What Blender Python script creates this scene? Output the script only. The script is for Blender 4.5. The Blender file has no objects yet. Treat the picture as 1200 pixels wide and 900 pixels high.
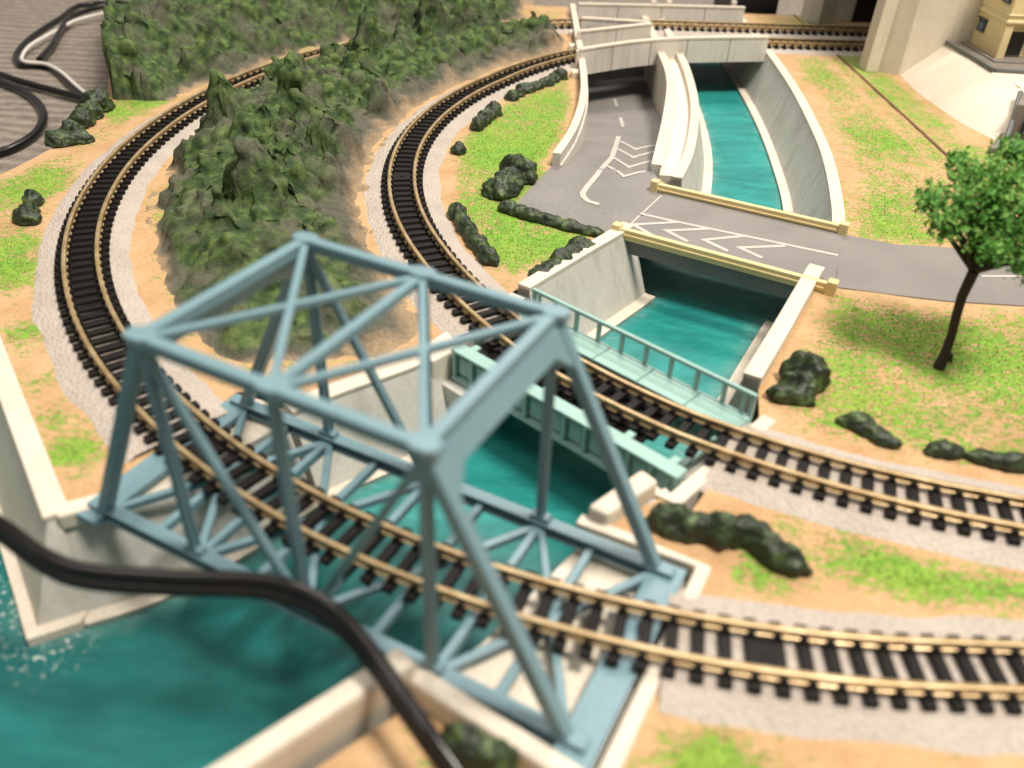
# Model-railway layout seen close up.  1 Blender unit = 1 centimetre of the model (unit scale 0.01); rail top is z = 0.
import bpy, bmesh, math, random
import numpy as np
from mathutils import Vector, Matrix, noise
from mathutils.geometry import delaunay_2d_cdt
random.seed(7)
scene = bpy.context.scene
scene.unit_settings.system = 'METRIC'; scene.unit_settings.scale_length = 0.01
C = scene.collection
R = math.radians

# ------------------------------------------------------------------ camera
PITCH, ROLL, CAMH, FPX = 0.619847, 0.037392, 9.467, 997.0
fw = Vector((0, math.cos(PITCH), -math.sin(PITCH))); rt = Vector((1, 0, 0)); up = rt.cross(fw)
r2 = math.cos(ROLL)*rt + math.sin(ROLL)*up; u2 = -math.sin(ROLL)*rt + math.cos(ROLL)*up
CAM = Vector((0, 0, CAMH))
cam_d = bpy.data.cameras.new('camera'); cam = bpy.data.objects.new('camera', cam_d); C.objects.link(cam)
cam.matrix_world = Matrix(((r2.x, u2.x, -fw.x, 0), (r2.y, u2.y, -fw.y, 0), (r2.z, u2.z, -fw.z, CAMH), (0, 0, 0, 1)))
cam_d.sensor_width = 36; cam_d.lens = FPX*36/1200; cam_d.clip_start = 0.1; cam_d.clip_end = 1000
cam_d.dof.use_dof = True; cam_d.dof.focus_distance = 24.5; cam_d.dof.aperture_fstop = 0.16
scene.camera = cam
# ------------------------------------------------------------------ room light: ceiling lamps, no sun
world = bpy.data.worlds.new('World'); scene.world = world; world.use_nodes = True
wb = world.node_tree.nodes['Background']; wb.inputs[0].default_value = (1.0, .94, .87, 1); wb.inputs[1].default_value = 0.22
def lamp(name, loc, target, size, power, col):
    d = bpy.data.lights.new(name, 'AREA'); d.shape = 'RECTANGLE'; d.size, d.size_y = size; d.energy = power; d.color = col
    o = bpy.data.objects.new(name, d); C.objects.link(o); o.location = loc
    o.rotation_euler = (Vector(target)-Vector(loc)).to_track_quat('-Z', 'Y').to_euler(); return o
lamp('ceiling_lamp', (34, 2, 92), (2, 18, 0), (22, 22), 140000, (1.0, .92, .81))
lamp('ceiling_lamp', (-42, 12, 100), (-2, 18, 0), (34, 34), 28000, (1.0, .94, .87))
lamp('ceiling_lamp', (12, 95, 95), (2, 22, 0), (34, 34), 66000, (1.0, .94, .86))
vs = scene.view_settings; vs.view_transform = 'Standard'; vs.look = 'None'; vs.gamma = 1; vs.exposure = 0.05; vs.use_curve_mapping = False
scene.cycles.max_bounces = 8; scene.cycles.use_denoising = True

# ------------------------------------------------------------------ helpers
def ray(px, py):
    return fw + r2*((px-600)/FPX) - u2*((py-450)/FPX)
def at(px, py, z):                       # where the sight line of a photo point meets the level z
    d = ray(px, py); t = (z-CAMH)/d.z
    return CAM + d*t
def atx(px, py, x):
    d = ray(px, py); return CAM + d*(x/d.x)
def aty(px, py, y):
    d = ray(px, py); return CAM + d*(y/d.y)
def sstep(a, b, x): t = max(0, min(1, (x-a)/(b-a))); return t*t*(3-2*t)
def P2(v): return (v[0], v[1])
def nz(x, y, z=0.0, s=1.0): return noise.noise(Vector((x*s, y*s, z*s)))

class MB:
    def __init__(s): s.v = []; s.f = []
    def add(s, vs_, fs):
        n = len(s.v); s.v += [Vector(q) for q in vs_]; s.f += [tuple(i+n for i in f) for f in fs]; return s
    def hexa(s, q):                      # 8 corners: bottom 4 then top 4
        return s.add(q, [(3,2,1,0),(4,5,6,7),(0,1,5,4),(1,2,6,5),(2,3,7,6),(3,0,4,7)])
    def box(s, c, d, rz=0):
        c = Vector(c); hx, hy, hz = d[0]/2, d[1]/2, d[2]/2; m = Matrix.Rotation(rz, 3, 'Z')
        return s.hexa([c+m@Vector(q) for q in ((-hx,-hy,-hz),(hx,-hy,-hz),(hx,hy,-hz),(-hx,hy,-hz),(-hx,-hy,hz),(hx,-hy,hz),(hx,hy,hz),(-hx,hy,hz))])
    def prism(s, poly, z0, z1):
        n = len(poly); zz1 = z1 if hasattr(z1, '__len__') else [z1]*n
        vs_ = [Vector((q[0], q[1], z0)) for q in poly]+[Vector((q[0], q[1], zz1[i])) for i, q in enumerate(poly)]
        return s.add(vs_, [tuple(range(n-1, -1, -1)), tuple(range(n, 2*n))]+[(i, (i+1) % n, n+(i+1) % n, n+i) for i in range(n)])
    def loft(s, rings, closed=True, caps=True):
        n = len(rings[0]); m = len(rings); vs_ = [q for r_ in rings for q in r_]; fs = []
        for i in range(m-1):
            for j in range(n if closed else n-1):
                k = (j+1) % n; fs.append((i*n+j, i*n+k, (i+1)*n+k, (i+1)*n+j))
        if caps and closed: fs += [tuple(range(n-1, -1, -1)), tuple(range((m-1)*n, m*n))]
        return s.add(vs_, fs)
    def beam(s, a, b, w, h, upv=(0, 0, 1), sec=None):  # prismatic member from a to b; sec = list of (u,v) outline
        a, b = Vector(a), Vector(b); d = (b-a).normalized(); side = d.cross(Vector(upv)).normalized(); u = side.cross(d)
        sec = sec or [(-w/2, -h/2), (w/2, -h/2), (w/2, h/2), (-w/2, h/2)]
        return s.loft([[a+side*x+u*y for x, y in sec], [b+side*x+u*y for x, y in sec]])
    def ibeam(s, a, b, w, h, t=.045, upv=(0, 0, 1)):
        k = t/2
        return s.beam(a, b, w, h, upv, [(-w/2,-h/2),(w/2,-h/2),(w/2,-h/2+t),(k,-h/2+t),(k,h/2-t),(w/2,h/2-t),(w/2,h/2),(-w/2,h/2),(-w/2,h/2-t),(-k,h/2-t),(-k,-h/2+t),(-w/2,-h/2+t)])
    def tube(s, pts, rad, n=12):
        pts = [Vector(q) for q in pts]; rings = []; prev = None
        for i, q in enumerate(pts):
            d = (pts[min(i+1, len(pts)-1)]-pts[max(i-1, 0)]).normalized()
            if prev is None: prev = d.orthogonal().normalized()
            prev = (prev-d*prev.dot(d)).normalized(); b = d.cross(prev)
            rr = rad[i] if hasattr(rad, '__len__') else rad
            rings.append([q+prev*math.cos(2*math.pi*k/n)*rr+b*math.sin(2*math.pi*k/n)*rr for k in range(n)])
        return s.loft(rings)
    def sweep(s, pts, sec, caps=True):   # section (offset to the left of travel, z) along a plan path
        rings = []; pts = [Vector((q[0], q[1], 0)) for q in pts]
        for i, q in enumerate(pts):
            d = (pts[min(i+1, len(pts)-1)]-pts[max(i-1, 0)]).normalized(); nrm = Vector((-d.y, d.x, 0))
            rings.append([q+nrm*o+Vector((0, 0, z)) for o, z in sec])
        return s.loft(rings, True, caps)
    def build(s, name, mat, parent=None, smooth=None, bevel=0):
        me = bpy.data.meshes.new(name); org = parent.matrix_world.translation if parent and parent.type == 'EMPTY' else (origin_of(parent) if parent else Vector((0, 0, 0)))
        me.from_pydata([tuple(q-org) for q in s.v], [], s.f); me.update()
        bm = bmesh.new(); bm.from_mesh(me); bmesh.ops.recalc_face_normals(bm, faces=bm.faces); bm.to_mesh(me); bm.free()
        o = bpy.data.objects.new(name, me); C.objects.link(o); o.data.materials.append(mat)
        if parent: o.parent = parent
        if smooth is not None:
            for p_ in me.polygons: p_.use_smooth = True
            try: me.set_sharp_from_angle(angle=R(smooth))
            except Exception: pass
        if bevel:
            md = o.modifiers.new('bevel', 'BEVEL'); md.width = bevel; md.segments = 2; md.limit_method = 'ANGLE'; md.angle_limit = R(35)
        return o
def origin_of(o):
    v = Vector((0, 0, 0))
    while o: v = v+Vector(o.location); o = o.parent
    return v
def thing(name, label, cat, loc=(0, 0, 0), group=None):
    o = bpy.data.objects.new(name, None); C.objects.link(o); o.location = loc; o.empty_display_size = .3
    bpy.context.view_layer.update()
    return tag(o, label, cat, group)
def tag(o, label, cat, group=None):
    o['label'] = label; o['category'] = cat
    if group: o['group'] = group
    return o
def struct(o): o['kind'] = 'structure'; return o
def spline(pts, n=8):                    # Catmull-Rom through 2-D or 3-D points
    pts = [Vector(q) for q in pts]; out = []
    for i in range(len(pts)-1):
        p0, p1, p2, p3 = pts[max(i-1, 0)], pts[i], pts[i+1], pts[min(i+2, len(pts)-1)]
        for k in range(n):
            t = k/n
            out.append(0.5*((2*p1)+(p2-p0)*t+(2*p0-5*p1+4*p2-p3)*t*t+(3*p1-p0-3*p2+p3)*t**3))
    return out+[pts[-1]]
def resample(pts, step):
    pts = [Vector(q) for q in pts]; out = [pts[0].copy()]; acc = 0
    for a, b in zip(pts[:-1], pts[1:]):
        L = (b-a).length; t = step-acc
        while t <= L: out.append(a.lerp(b, t/L)); t += step
        acc = (acc+L) % step if L else acc
    return out
def plen(pts): return sum((b-a).length for a, b in zip(pts[:-1], pts[1:]))

# ------------------------------------------------------------------ materials
def mat(name, col, rough=.6, metal=0, spec=.5, coat=0):
    m = bpy.data.materials.new(name); m.use_nodes = True; b = m.node_tree.nodes['Principled BSDF']
    b.inputs['Base Color'].default_value = (*col, 1); b.inputs['Roughness'].default_value = rough; b.inputs['Metallic'].default_value = metal
    b.inputs['Specular IOR Level'].default_value = spec; b.inputs['Coat Weight'].default_value = coat
    return m
class NT:
    def __init__(s, m): s.m = m; s.t = m.node_tree; s.b = s.t.nodes['Principled BSDF']
    def n(s, kind, **kw):
        nd = s.t.nodes.new(kind)
        for k, v in kw.items():
            if k in nd.inputs.keys() if isinstance(k, str) else False: nd.inputs[k].default_value = v
            else: setattr(nd, k, v)
        return nd
    def l(s, a, b): s.t.links.new(a, b)
    def coord(s, scale=(1, 1, 1), obj=True):
        tc = s.t.nodes.new('ShaderNodeNewGeometry'); mp = s.t.nodes.new('ShaderNodeMapping'); mp.inputs['Scale'].default_value = scale
        s.l(tc.outputs['Position'], mp.inputs['Vector']); return mp.outputs[0]
    def noise(s, vec, scale, detail=4, rough=.55, dist=0):
        nd = s.t.nodes.new('ShaderNodeTexNoise'); nd.inputs['Scale'].default_value = scale; nd.inputs['Detail'].default_value = detail
        nd.inputs['Roughness'].default_value = rough; nd.inputs['Distortion'].default_value = dist; s.l(vec, nd.inputs['Vector']); return nd.outputs['Fac']
    def ramp(s, fac, stops, interp='LINEAR'):
        nd = s.t.nodes.new('ShaderNodeValToRGB'); nd.color_ramp.interpolation = interp; e = nd.color_ramp.elements
        while len(e) < len(stops): e.new(.5)
        for el, (p_, c_) in zip(e, stops): el.position = p_; el.color = (*c_, 1) if len(c_) == 3 else c_
        s.l(fac, nd.inputs[0]); return nd.outputs['Color']
    def mix(s, fac, a, b, mode='MIX'):
        nd = s.t.nodes.new('ShaderNodeMix'); nd.data_type = 'RGBA'; nd.blend_type = mode
        for sock, v in ((nd.inputs['Factor'], fac), (nd.inputs[6], a), (nd.inputs[7], b)):
            if hasattr(v, 'is_linked') or isinstance(v, bpy.types.NodeSocket): s.l(v, sock)
            elif isinstance(v, (int, float)): sock.default_value = v
            else: sock.default_value = (*v, 1)
        return nd.outputs[2]
    def math(s, op, a, b=None, c=None):
        nd = s.t.nodes.new('ShaderNodeMath'); nd.operation = op
        for i, v in enumerate((a, b, c)):
            if v is None: continue
            if isinstance(v, bpy.types.NodeSocket): s.l(v, nd.inputs[i])
            else: nd.inputs[i].default_value = v
        return nd.outputs[0]
    def attr(s, name):
        nd = s.t.nodes.new('ShaderNodeAttribute'); nd.attribute_name = name; return nd.outputs['Fac']
    def bump(s, h, strength=.3, dist=.02):
        nd = s.t.nodes.new('ShaderNodeBump'); nd.inputs['Strength'].default_value = strength; nd.inputs['Distance'].default_value = dist
        s.l(h, nd.inputs['Height']); s.l(nd.outputs[0], s.b.inputs['Normal']); return nd
    def col(s, c): s.l(c, s.b.inputs['Base Color'])
def worn(name, col, col2, scale=1.2, rough=.6, bump=.15, streak=0, **kw):  # painted plastic or concrete with soft blotches and fine grain
    m = mat(name, col, rough, **kw); t = NT(m); v = t.coord()
    a = t.noise(v, scale, 5, .6); c = t.ramp(a, [(.35, col), (.68, col2)])
    f = t.noise(v, scale*14, 3, .6); c = t.mix(.25, c, t.ramp(f, [(.3, tuple(x*.72 for x in col)), (.7, tuple(min(1, x*1.15) for x in col2))]))
    if streak: c = t.mix(t.math('MULTIPLY', t.ramp(t.noise(t.coord((2.2, 2.2, .22)), 1.0, 4, .6), [(.50, (0, 0, 0)), (.72, (1, 1, 1))]), streak), c, tuple(x*k for x, k in zip(col, (.62, .58, .50))))
    t.col(c); t.bump(t.noise(v, scale*22, 4, .6), bump, .01); return m

M = {}
M['sleeper'] = worn('sleeper_plastic', (.005, .004, .0035), (.011, .008, .007), 3, .55, .1, spec=.22)
def rail_mat():
    m = mat('brass_rail', (.55, .36, .15), .40, .55); t = NT(m); v = t.coord()
    t.col(t.ramp(t.noise(v, 2.5, 4), [(.3, (.36, .245, .12)), (.55, (.50, .37, .205)), (.75, (.62, .49, .31))]))
    t.l(t.ramp(t.noise(v, 9, 3), [(.3, (.34,)*3), (.8, (.52,)*3)]), t.b.inputs['Roughness']); return m
M['rail'] = rail_mat()
M['truss'] = worn('blue_grey_plastic', (.155, .262, .305), (.175, .29, .335), .8, .42, .05)
M['mint'] = worn('mint_plastic', (.265, .435, .395), (.30, .48, .435), .9, .45, .05)
M['concrete'] = worn('pale_concrete', (.56, .525, .465), (.64, .605, .54), .9, .7, .12, streak=.5)
M['face'] = worn('grey_concrete', (.50, .485, .44), (.59, .57, .52), .7, .7, .12, streak=.45)
M['coping'] = worn('cream_coping', (.62, .55, .455), (.71, .64, .53), .9, .6, .1, streak=.2)
M['slope'] = worn('cream_slope', (.70, .61, .49), (.78, .69, .57), .6, .6, .08)
M['yellow'] = worn('yellow_parapet', (.68, .54, .26), (.76, .62, .33), .9, .5, .08)
M['darkgrey'] = worn('dark_grey_plastic', (.11, .115, .11), (.15, .155, .15), .9, .55, .06)
M['paving'] = worn('grey_paving', (.19, .165, .145), (.25, .22, .195), 1.5, .6, .1)
M['marking'] = worn('road_paint', (.46, .43, .39), (.54, .51, .46), 3, .55, .05)
M['house'] = worn('cream_wall', (.72, .58, .30), (.80, .66, .37), 1.1, .5, .06)
M['house_trim'] = worn('cream_trim', (.76, .65, .40), (.82, .72, .47), 1.1, .5, .05)
M['frame'] = mat('dark_window_frame', (.035, .045, .07), .4)
M['glass'] = mat('window_glass', (.10, .14, .22), .12, 0, .8)
M['door'] = mat('dark_door', (.018, .014, .012), .5)
M['brown'] = worn('brown_edge', (.10, .035, .015), (.16, .06, .03), 2, .7, .1)
M['black'] = mat('plain_black', (.006, .006, .006), .5)
M['cable'] = worn('black_cable', (.006, .005, .005), (.011, .009, .008), 3, .27, .03, spec=.45)
M['wire_white'] = mat('white_wire', (.72, .68, .62), .4)
M['bark'] = worn('dark_bark', (.020, .012, .009), (.045, .026, .018), 5, .8, .5)

def ground_mat():
    m = mat('sand_and_grass', (.5, .33, .18), .85, 0, .2); t = NT(m); v = t.coord(); vs_ = t.coord((.55, 1.25, 1))
    n1 = t.noise(v, 1.1, 4, .6); sand = t.ramp(n1, [(.3, (.43, .25, .12)), (.5, (.51, .32, .165)), (.72, (.57, .385, .215))])
    fine = t.noise(v, 16, 3, .7); sand = t.mix(.3, sand, t.ramp(fine, [(.3, (.33, .18, .08)), (.7, (.66, .46, .28))]))
    gfine = t.noise(vs_, 9, 4, .65, .6); gcol = t.ramp(gfine, [(.28, (.085, .22, .022)), (.5, (.175, .36, .045)), (.75, (.30, .46, .08))])
    yel = t.noise(v, .55, 3); gcol = t.mix(t.ramp(yel, [(.42, (0, 0, 0)), (.66, (.45, .45, .45))]), gcol, (.34, .38, .07))
    g = t.attr('grass'); streak = t.noise(vs_, 8.5, 5, .75, .5); mid = t.noise(v, 1.6, 3, .6)
    k = t.math('ADD', t.math('MULTIPLY', g, 1.0), t.math('ADD', t.math('MULTIPLY', t.math('SUBTRACT', streak, .5), 3.8), t.math('MULTIPLY', t.math('SUBTRACT', mid, .5), 1.1)))
    mask = t.ramp(k, [(.38, (0, 0, 0)), (.62, (1, 1, 1))])
    t.col(t.mix(mask, sand, gcol)); h = t.math('ADD', t.math('MULTIPLY', mask, .6), t.math('ADD', fine, t.math('MULTIPLY', gfine, .8))); t.bump(h, .55, .03); return m
M['ground'] = ground_mat()
def ballast_mat():
    m = mat('ballast', (.5, .44, .38), .8, 0, .3); t = NT(m); v = t.coord()
    vo = t.t.nodes.new('ShaderNodeTexVoronoi'); vo.inputs['Scale'].default_value = 13; t.l(v, vo.inputs['Vector'])
    f = t.noise(v, 1.0, 4); base = t.ramp(f, [(.3, (.38, .325, .28)), (.7, (.50, .44, .385))])
    sp = t.ramp(vo.outputs['Distance'], [(.0, (.62, .55, .48)), (.75, (.36, .31, .27))])
    t.col(t.mix(.4, base, sp)); t.bump(t.math('SUBTRACT', 1.0, vo.outputs['Distance']), .8, .04); return m
M['ballast'] = ballast_mat()
def road_mat():
    m = mat('road_grey', (.24, .21, .185), .55); t = NT(m); v = t.coord()
    t.col(t.ramp(t.noise(v, .6, 4), [(.3, (.190, .177, .166)), (.7, (.235, .220, .207))])); t.bump(t.noise(v, 28, 3), .08, .01); return m
M['road'] = road_mat()
def water_mat():
    m = mat('teal_water', (.0, .2, .18), .46, 0, .35, 0); t = NT(m); v = t.coord(); vs_ = t.coord((.6, 1.5, 1))
    a = t.noise(vs_, .75, 4, .6, .7); b = t.noise(vs_, 4.2, 4, .62, .4)
    c = t.ramp(a, [(.28, (.008, .15, .148)), (.5, (.014, .245, .228)), (.74, (.04, .36, .33))])
    c = t.mix(.32, c, t.ramp(b, [(.3, (.004, .10, .10)), (.72, (.03, .29, .26))]))
    c = t.mix(t.math('MULTIPLY', t.attr('near_shade'), .80), c, t.ramp(a, [(.3, (.003, .070, .072)), (.7, (.006, .125, .118))]))  # dimmer light on the near water, painted into its colour
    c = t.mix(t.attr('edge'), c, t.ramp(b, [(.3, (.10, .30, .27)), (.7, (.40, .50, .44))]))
    fo = t.noise(v, 8.5, 3, .6); glint = t.math('MULTIPLY', t.ramp(fo, [(.56, (0, 0, 0)), (.66, (.9, .9, .9))]), t.attr('glint'))  # white specks painted in for glints beside the sea wall
    t.col(t.mix(glint, c, (.72, .74, .68)))
    t.bump(t.math('ADD', t.noise(vs_, 5, 4, .6, .5), t.math('MULTIPLY', t.noise(vs_, 1.2, 3), 2.0)), .35, .03); return m
M['water'] = water_mat()
def hill_mat():
    m = mat('painted_rock', (.1, .13, .06), .8, 0, .25); t = NT(m); v = t.coord()
    a = t.noise(v, .85, 5, .62, .4); b = t.noise(v, 3.4, 4, .6); f = t.noise(v, 12, 4, .6)
    green = t.ramp(b, [(.28, (.018, .034, .013)), (.48, (.044, .078, .026)), (.70, (.13, .185, .05))])
    grey = t.ramp(f, [(.3, (.070, .064, .050)), (.7, (.14, .125, .10))])
    dry = t.math('MULTIPLY', t.ramp(t.attr('brush'), [(.45, (0, 0, 0)), (.95, (1, 1, 1))]), t.ramp(t.noise(v, 1.5, 4, .6), [(.42, (.15, .15, .15)), (.66, (1, 1, 1))]))
    green = t.mix(t.math('MULTIPLY', dry, .75), green, (.155, .215, .062))
    c = t.mix(t.ramp(a, [(.48, (0, 0, 0)), (.64, (.8, .8, .8))]), green, grey)
    sand = t.ramp(f, [(.3, (.24, .17, .10)), (.7, (.40, .295, .18))])
    k = t.math('ADD', t.attr('foot'), t.math('MULTIPLY', t.math('SUBTRACT', b, .5), .9))
    dust = t.ramp(k, [(.15, (0, 0, 0)), (.50, (.7, .7, .7)), (.85, (1, 1, 1))])
    c = t.mix(dust, c, t.mix(t.ramp(t.attr('foot'), [(.66, (0, 0, 0)), (1.0, (1, 1, 1))]), grey, sand))
    t.col(c); t.bump(t.math('ADD', t.math('MULTIPLY', f, .8), b), .7, .06); return m
M['hill'] = hill_mat()
def bush_mat():
    m = mat('dark_green_lump', (.02, .03, .015), .5, 0, .45); t = NT(m); v = t.coord()
    b = t.noise(v, 3.6, 4, .6, .3); f = t.noise(v, 14, 3)
    t.col(t.ramp(t.math('ADD', t.math('MULTIPLY', b, .8), t.math('MULTIPLY', f, .2)), [(.38, (.010, .015, .008)), (.53, (.024, .040, .014)), (.66, (.10, .16, .05))])); t.bump(t.math('ADD', b, t.math('MULTIPLY', f, .4)), .6, .05); return m
M['bush'] = bush_mat()
def leaf_mat():
    m = mat('green_leaf', (.05, .15, .03), .6, 0, .3); t = NT(m); v = t.coord()
    t.col(t.ramp(t.noise(v, 2.6, 4, .65), [(.3, (.035, .12, .018)), (.5, (.09, .26, .036)), (.72, (.28, .46, .11))])); return m
M['leaf'] = leaf_mat()
def carpet_mat():
    m = mat('ribbed_carpet', (.2, .17, .15), .95, 0, .1); t = NT(m); v = t.coord((.7, 1, 1))
    w = t.t.nodes.new('ShaderNodeTexWave'); w.wave_type = 'BANDS'; w.bands_direction = 'Y'; w.inputs['Scale'].default_value = .36; w.inputs['Distortion'].default_value = 4.5; w.inputs['Detail'].default_value = 3; w.inputs['Detail Scale'].default_value = 1.6
    t.l(v, w.inputs['Vector']); f = t.noise(v, 2.6, 6, .8); k = t.math('ADD', t.math('MULTIPLY', w.outputs['Fac'], .20), t.math('MULTIPLY', f, .80))
    t.col(t.ramp(k, [(.28, (.19, .158, .132)), (.5, (.32, .272, .232)), (.72, (.48, .415, .36))])); t.bump(k, .9, .35); return m
M['carpet'] = carpet_mat()

# ------------------------------------------------------------------ track centre lines
def interp(tab, x):
    xs, ys = zip(*tab); return float(np.interp(x, xs, ys))
CO, RO, CI, RI = Vector((5.884, 24.907)), 17.637, Vector((11.92, 25.254)), 15.437
DO = [(90, 1.45), (105, 1.42), (124, 1.05), (143, .72), (154, .43), (166, .17), (175, .06), (190, 0), (205, 0), (225, -.02), (240, .06), (270, .03)]
DI = [(90, .57), (100, .56), (130, .5), (138, .3), (147, .05), (160, 0), (205, 0), (214, .05), (224, .17), (236, .19), (245, .08), (255, -.03), (270, -.06)]
def centre_line(c, r, tab, xr, backpt):
    pts = []
    y0 = c.y-(r+interp(tab, 270))
    for x in np.arange(xr, c.x, -.5): pts.append(Vector((x, y0)))
    for a in np.arange(270, 89.9, -1.0):
        q = r+interp(tab, a); pts.append(c+Vector((math.cos(R(a)), math.sin(R(a))))*q)
    pts.append(Vector(backpt)); return resample(pts, .12)
OUTER = centre_line(CO, RO, DO, 14, (24, 44.45)); INNER = centre_line(CI, RI, DI, 15.5, (24, 41.65))
def d_outer(x, y):                       # signed distance outside the outer centre line (left half)
    v = Vector((x, y))-CO; a = math.degrees(math.atan2(v.y, v.x)) % 360
    return v.length-RO-interp(DO, min(max(a, 90), 270))
def d_inner(x, y):
    v = Vector((x, y))-CI; a = math.degrees(math.atan2(v.y, v.x)) % 360
    return v.length-RI-interp(DI, min(max(a, 90), 270))

ZG = -.36                                # level of the meadow
# ------------------------------------------------------------------ carpet, water
struct(MB().add([(-160, -60, -2.75), (160, -60, -2.75), (160, 220, -2.75), (-160, 220, -2.75)], [(0, 1, 2, 3)]).build('carpet', M['carpet']))

# canal bank lines (inner top edge)
RT = spline([(10.9, 47.5), (10.92, 41.08), (10.67, 34.83), (10.14, 29.27), (9.68, 26.21), (9.03, 23.17), (8.5, 21.2)], 6)
RN = spline([(7.28, 19.0), (7.05, 18.6), (5.63, 15.9), (4.55, 13.9)], 6)
LT = spline([(6.95, 47.5), (6.95, 39.48), (6.85, 35.76), (6.44, 31.34), (5.58, 26.91), (4.80, 24.35)], 6)
LN = spline([(3.08, 20.98), (2.7, 20.45), (1.8, 19.3), (0.61, 17.74), (0.2, 17.2)], 6)
LB = spline([(0.2, 17.2), (-.55, 16.2), (-1.31, 15.2), (-1.93, 14.31), (-3.31, 13.25), (-4.35, 12.3), (-5.2, 11.2), (-6.2, 10.2), (-7.29, 9.6)], 6)
RAMP = lambda y: max(-2.1, -.335-max(0, y-25.2)*.15)
def edge_dist(x, y, line, skip=1):
    return min(math.hypot(x-q.x, y-q.y) for q in line[::skip])
def attr_mesh(name, poly, step, zf, attrs, m, box=None):
    poly = [Vector(q) for q in poly]
    # densify the outline, fill with a jittered grid, triangulate inside
    ring = []
    for a, b in zip(poly, poly[1:]+poly[:1]):
        n = max(1, int((b-a).length/step)); ring += [a.lerp(b, k/n) for k in range(n)]
    xs = [q.x for q in ring]; ys = [q.y for q in ring]; P = np.array([(q.x, q.y) for q in ring]); rng = np.random.RandomState(3)
    gx, gy = np.meshgrid(np.arange(min(xs), max(xs), step), np.arange(min(ys), max(ys), step)); g = np.c_[gx.ravel(), gy.ravel()]+rng.uniform(-.25, .25, (gx.size, 2))*step
    ins = np.zeros(len(g), bool); A = P; B = np.roll(P, -1, 0)
    for (ax, ay), (bx, by) in zip(A, B):
        if ay == by: continue
        c = ((ay > g[:, 1]) != (by > g[:, 1])) & (g[:, 0] < (bx-ax)*(g[:, 1]-ay)/(by-ay)+ax); ins ^= c
    g = g[ins]
    keep = np.ones(len(g), bool)
    for i in range(0, len(g), 4000):
        d = np.min(np.hypot(g[i:i+4000, None, 0]-P[None, :, 0], g[i:i+4000, None, 1]-P[None, :, 1]), axis=1); keep[i:i+4000] = d > step*.45
    g = g[keep]; n = len(ring)
    vin = ring+[Vector(q) for q in g]
    V, E_, F, *_ = delaunay_2d_cdt(vin, [], [list(range(n))], 1, 1e-6)
    me = bpy.data.meshes.new(name); me.from_pydata([(q.x, q.y, zf(q.x, q.y)) for q in V], [], F); me.update()
    bm = bmesh.new(); bm.from_mesh(me); bmesh.ops.recalc_face_normals(bm, faces=bm.faces)
    if bm.faces and sum(f.normal.z for f in bm.faces) < 0: bmesh.ops.reverse_faces(bm, faces=bm.faces)
    bm.to_mesh(me); bm.free()
    for an, fn in attrs.items():
        at_ = me.attributes.new(an, 'FLOAT', 'POINT'); at_.data.foreach_set('value', [fn(q.x, q.y) for q in V])
    for p_ in me.polygons: p_.use_smooth = True
    o = bpy.data.objects.new(name, me); C.objects.link(o); me.materials.append(m); return o
banks = [q for L in (RT, RN, LT, LN, LB) for q in L[::2]]
BX = np.array([(q.x, q.y) for q in banks])
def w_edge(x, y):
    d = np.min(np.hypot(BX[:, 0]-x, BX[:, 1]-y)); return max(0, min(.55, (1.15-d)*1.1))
def w_glint(x, y):
    d = min(math.hypot(x-(-7.45-.592*k), y-(8.7+.806*k)) for k in (-.2, .6, 1.4, 2.2, 3, 4)); return max(0, min(1, (.8-d)*1.6))
wo = attr_mesh('water', [(-15, -3), (4, -3), (13, 8), (13, 47.4), (5, 47.4), (2, 24), (-8, 15.5), (-15, 20)], .3, lambda x, y: -2.12+.02*nz(x, y, 0, .7), {'edge': w_edge, 'glint': w_glint, 'near_shade': lambda x, y: 1-sstep(8.5, 14, y)}, M['water'])
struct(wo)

# ------------------------------------------------------------------ meadow sheets (west bank, east bank, strip beyond the seam, corner plot)
def pline_d(x, y, arr): return float(np.min(np.hypot(arr[:, 0]-x, arr[:, 1]-y)))
OA = np.array([(q.x, q.y) for q in OUTER[::3]]); IA = np.array([(q.x, q.y) for q in INNER[::3]])
WEST = [(-7.15, 9.85), (-9.73, 13.2), (-13, 17.6), (-15.7, 21), (-15.05, 23.1), (-14.65, 24.8), (-14.3, 27.2), (-15.2, 31.25), (-17.1, 36.3), (-20.7, 45.7), (-21.5, 48.3), (2.2, 48.3), (2.2, 36.6), (2.22, 31.9), (1.66, 28.1), (.95, 25.6), (1.25, 25.25), (4.0, 25.25), (4.45, 24.3), (3.1, 21.3), (2.75, 20.95), (1.55, 19.45), (.38, 17.95), (-.4, 17.15), (-1.55, 15.4), (-2.15, 14.5), (-3.45, 13.5), (-4.0, 13.2), (-5.3, 13.15), (-6.72, 9.98)]
EAST = [(11.2, 48.3), (11.25, 41.08), (11.0, 34.83), (10.5, 29.27), (10.0, 26.21), (9.35, 23.0), (8.75, 21.3), (7.75, 18.5), (7.4, 18.5), (5.95, 15.8), (4.95, 14.0), (4.75, 13.0), (3.0, 10.25), (2.55, 10.6), (1.5, 9.85), (2.99, 9.11), (1.10, 5.37), (0, 1.5), (14.12, 1.5), (14.12, 48.3)]
WB = np.array([(q[0], q[1]) for q in resample([Vector(q) for q in WEST+WEST[:1]], .4)]); EB = np.array([(q[0], q[1]) for q in resample([Vector(q) for q in EAST+EAST[:1]], .4)])
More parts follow.
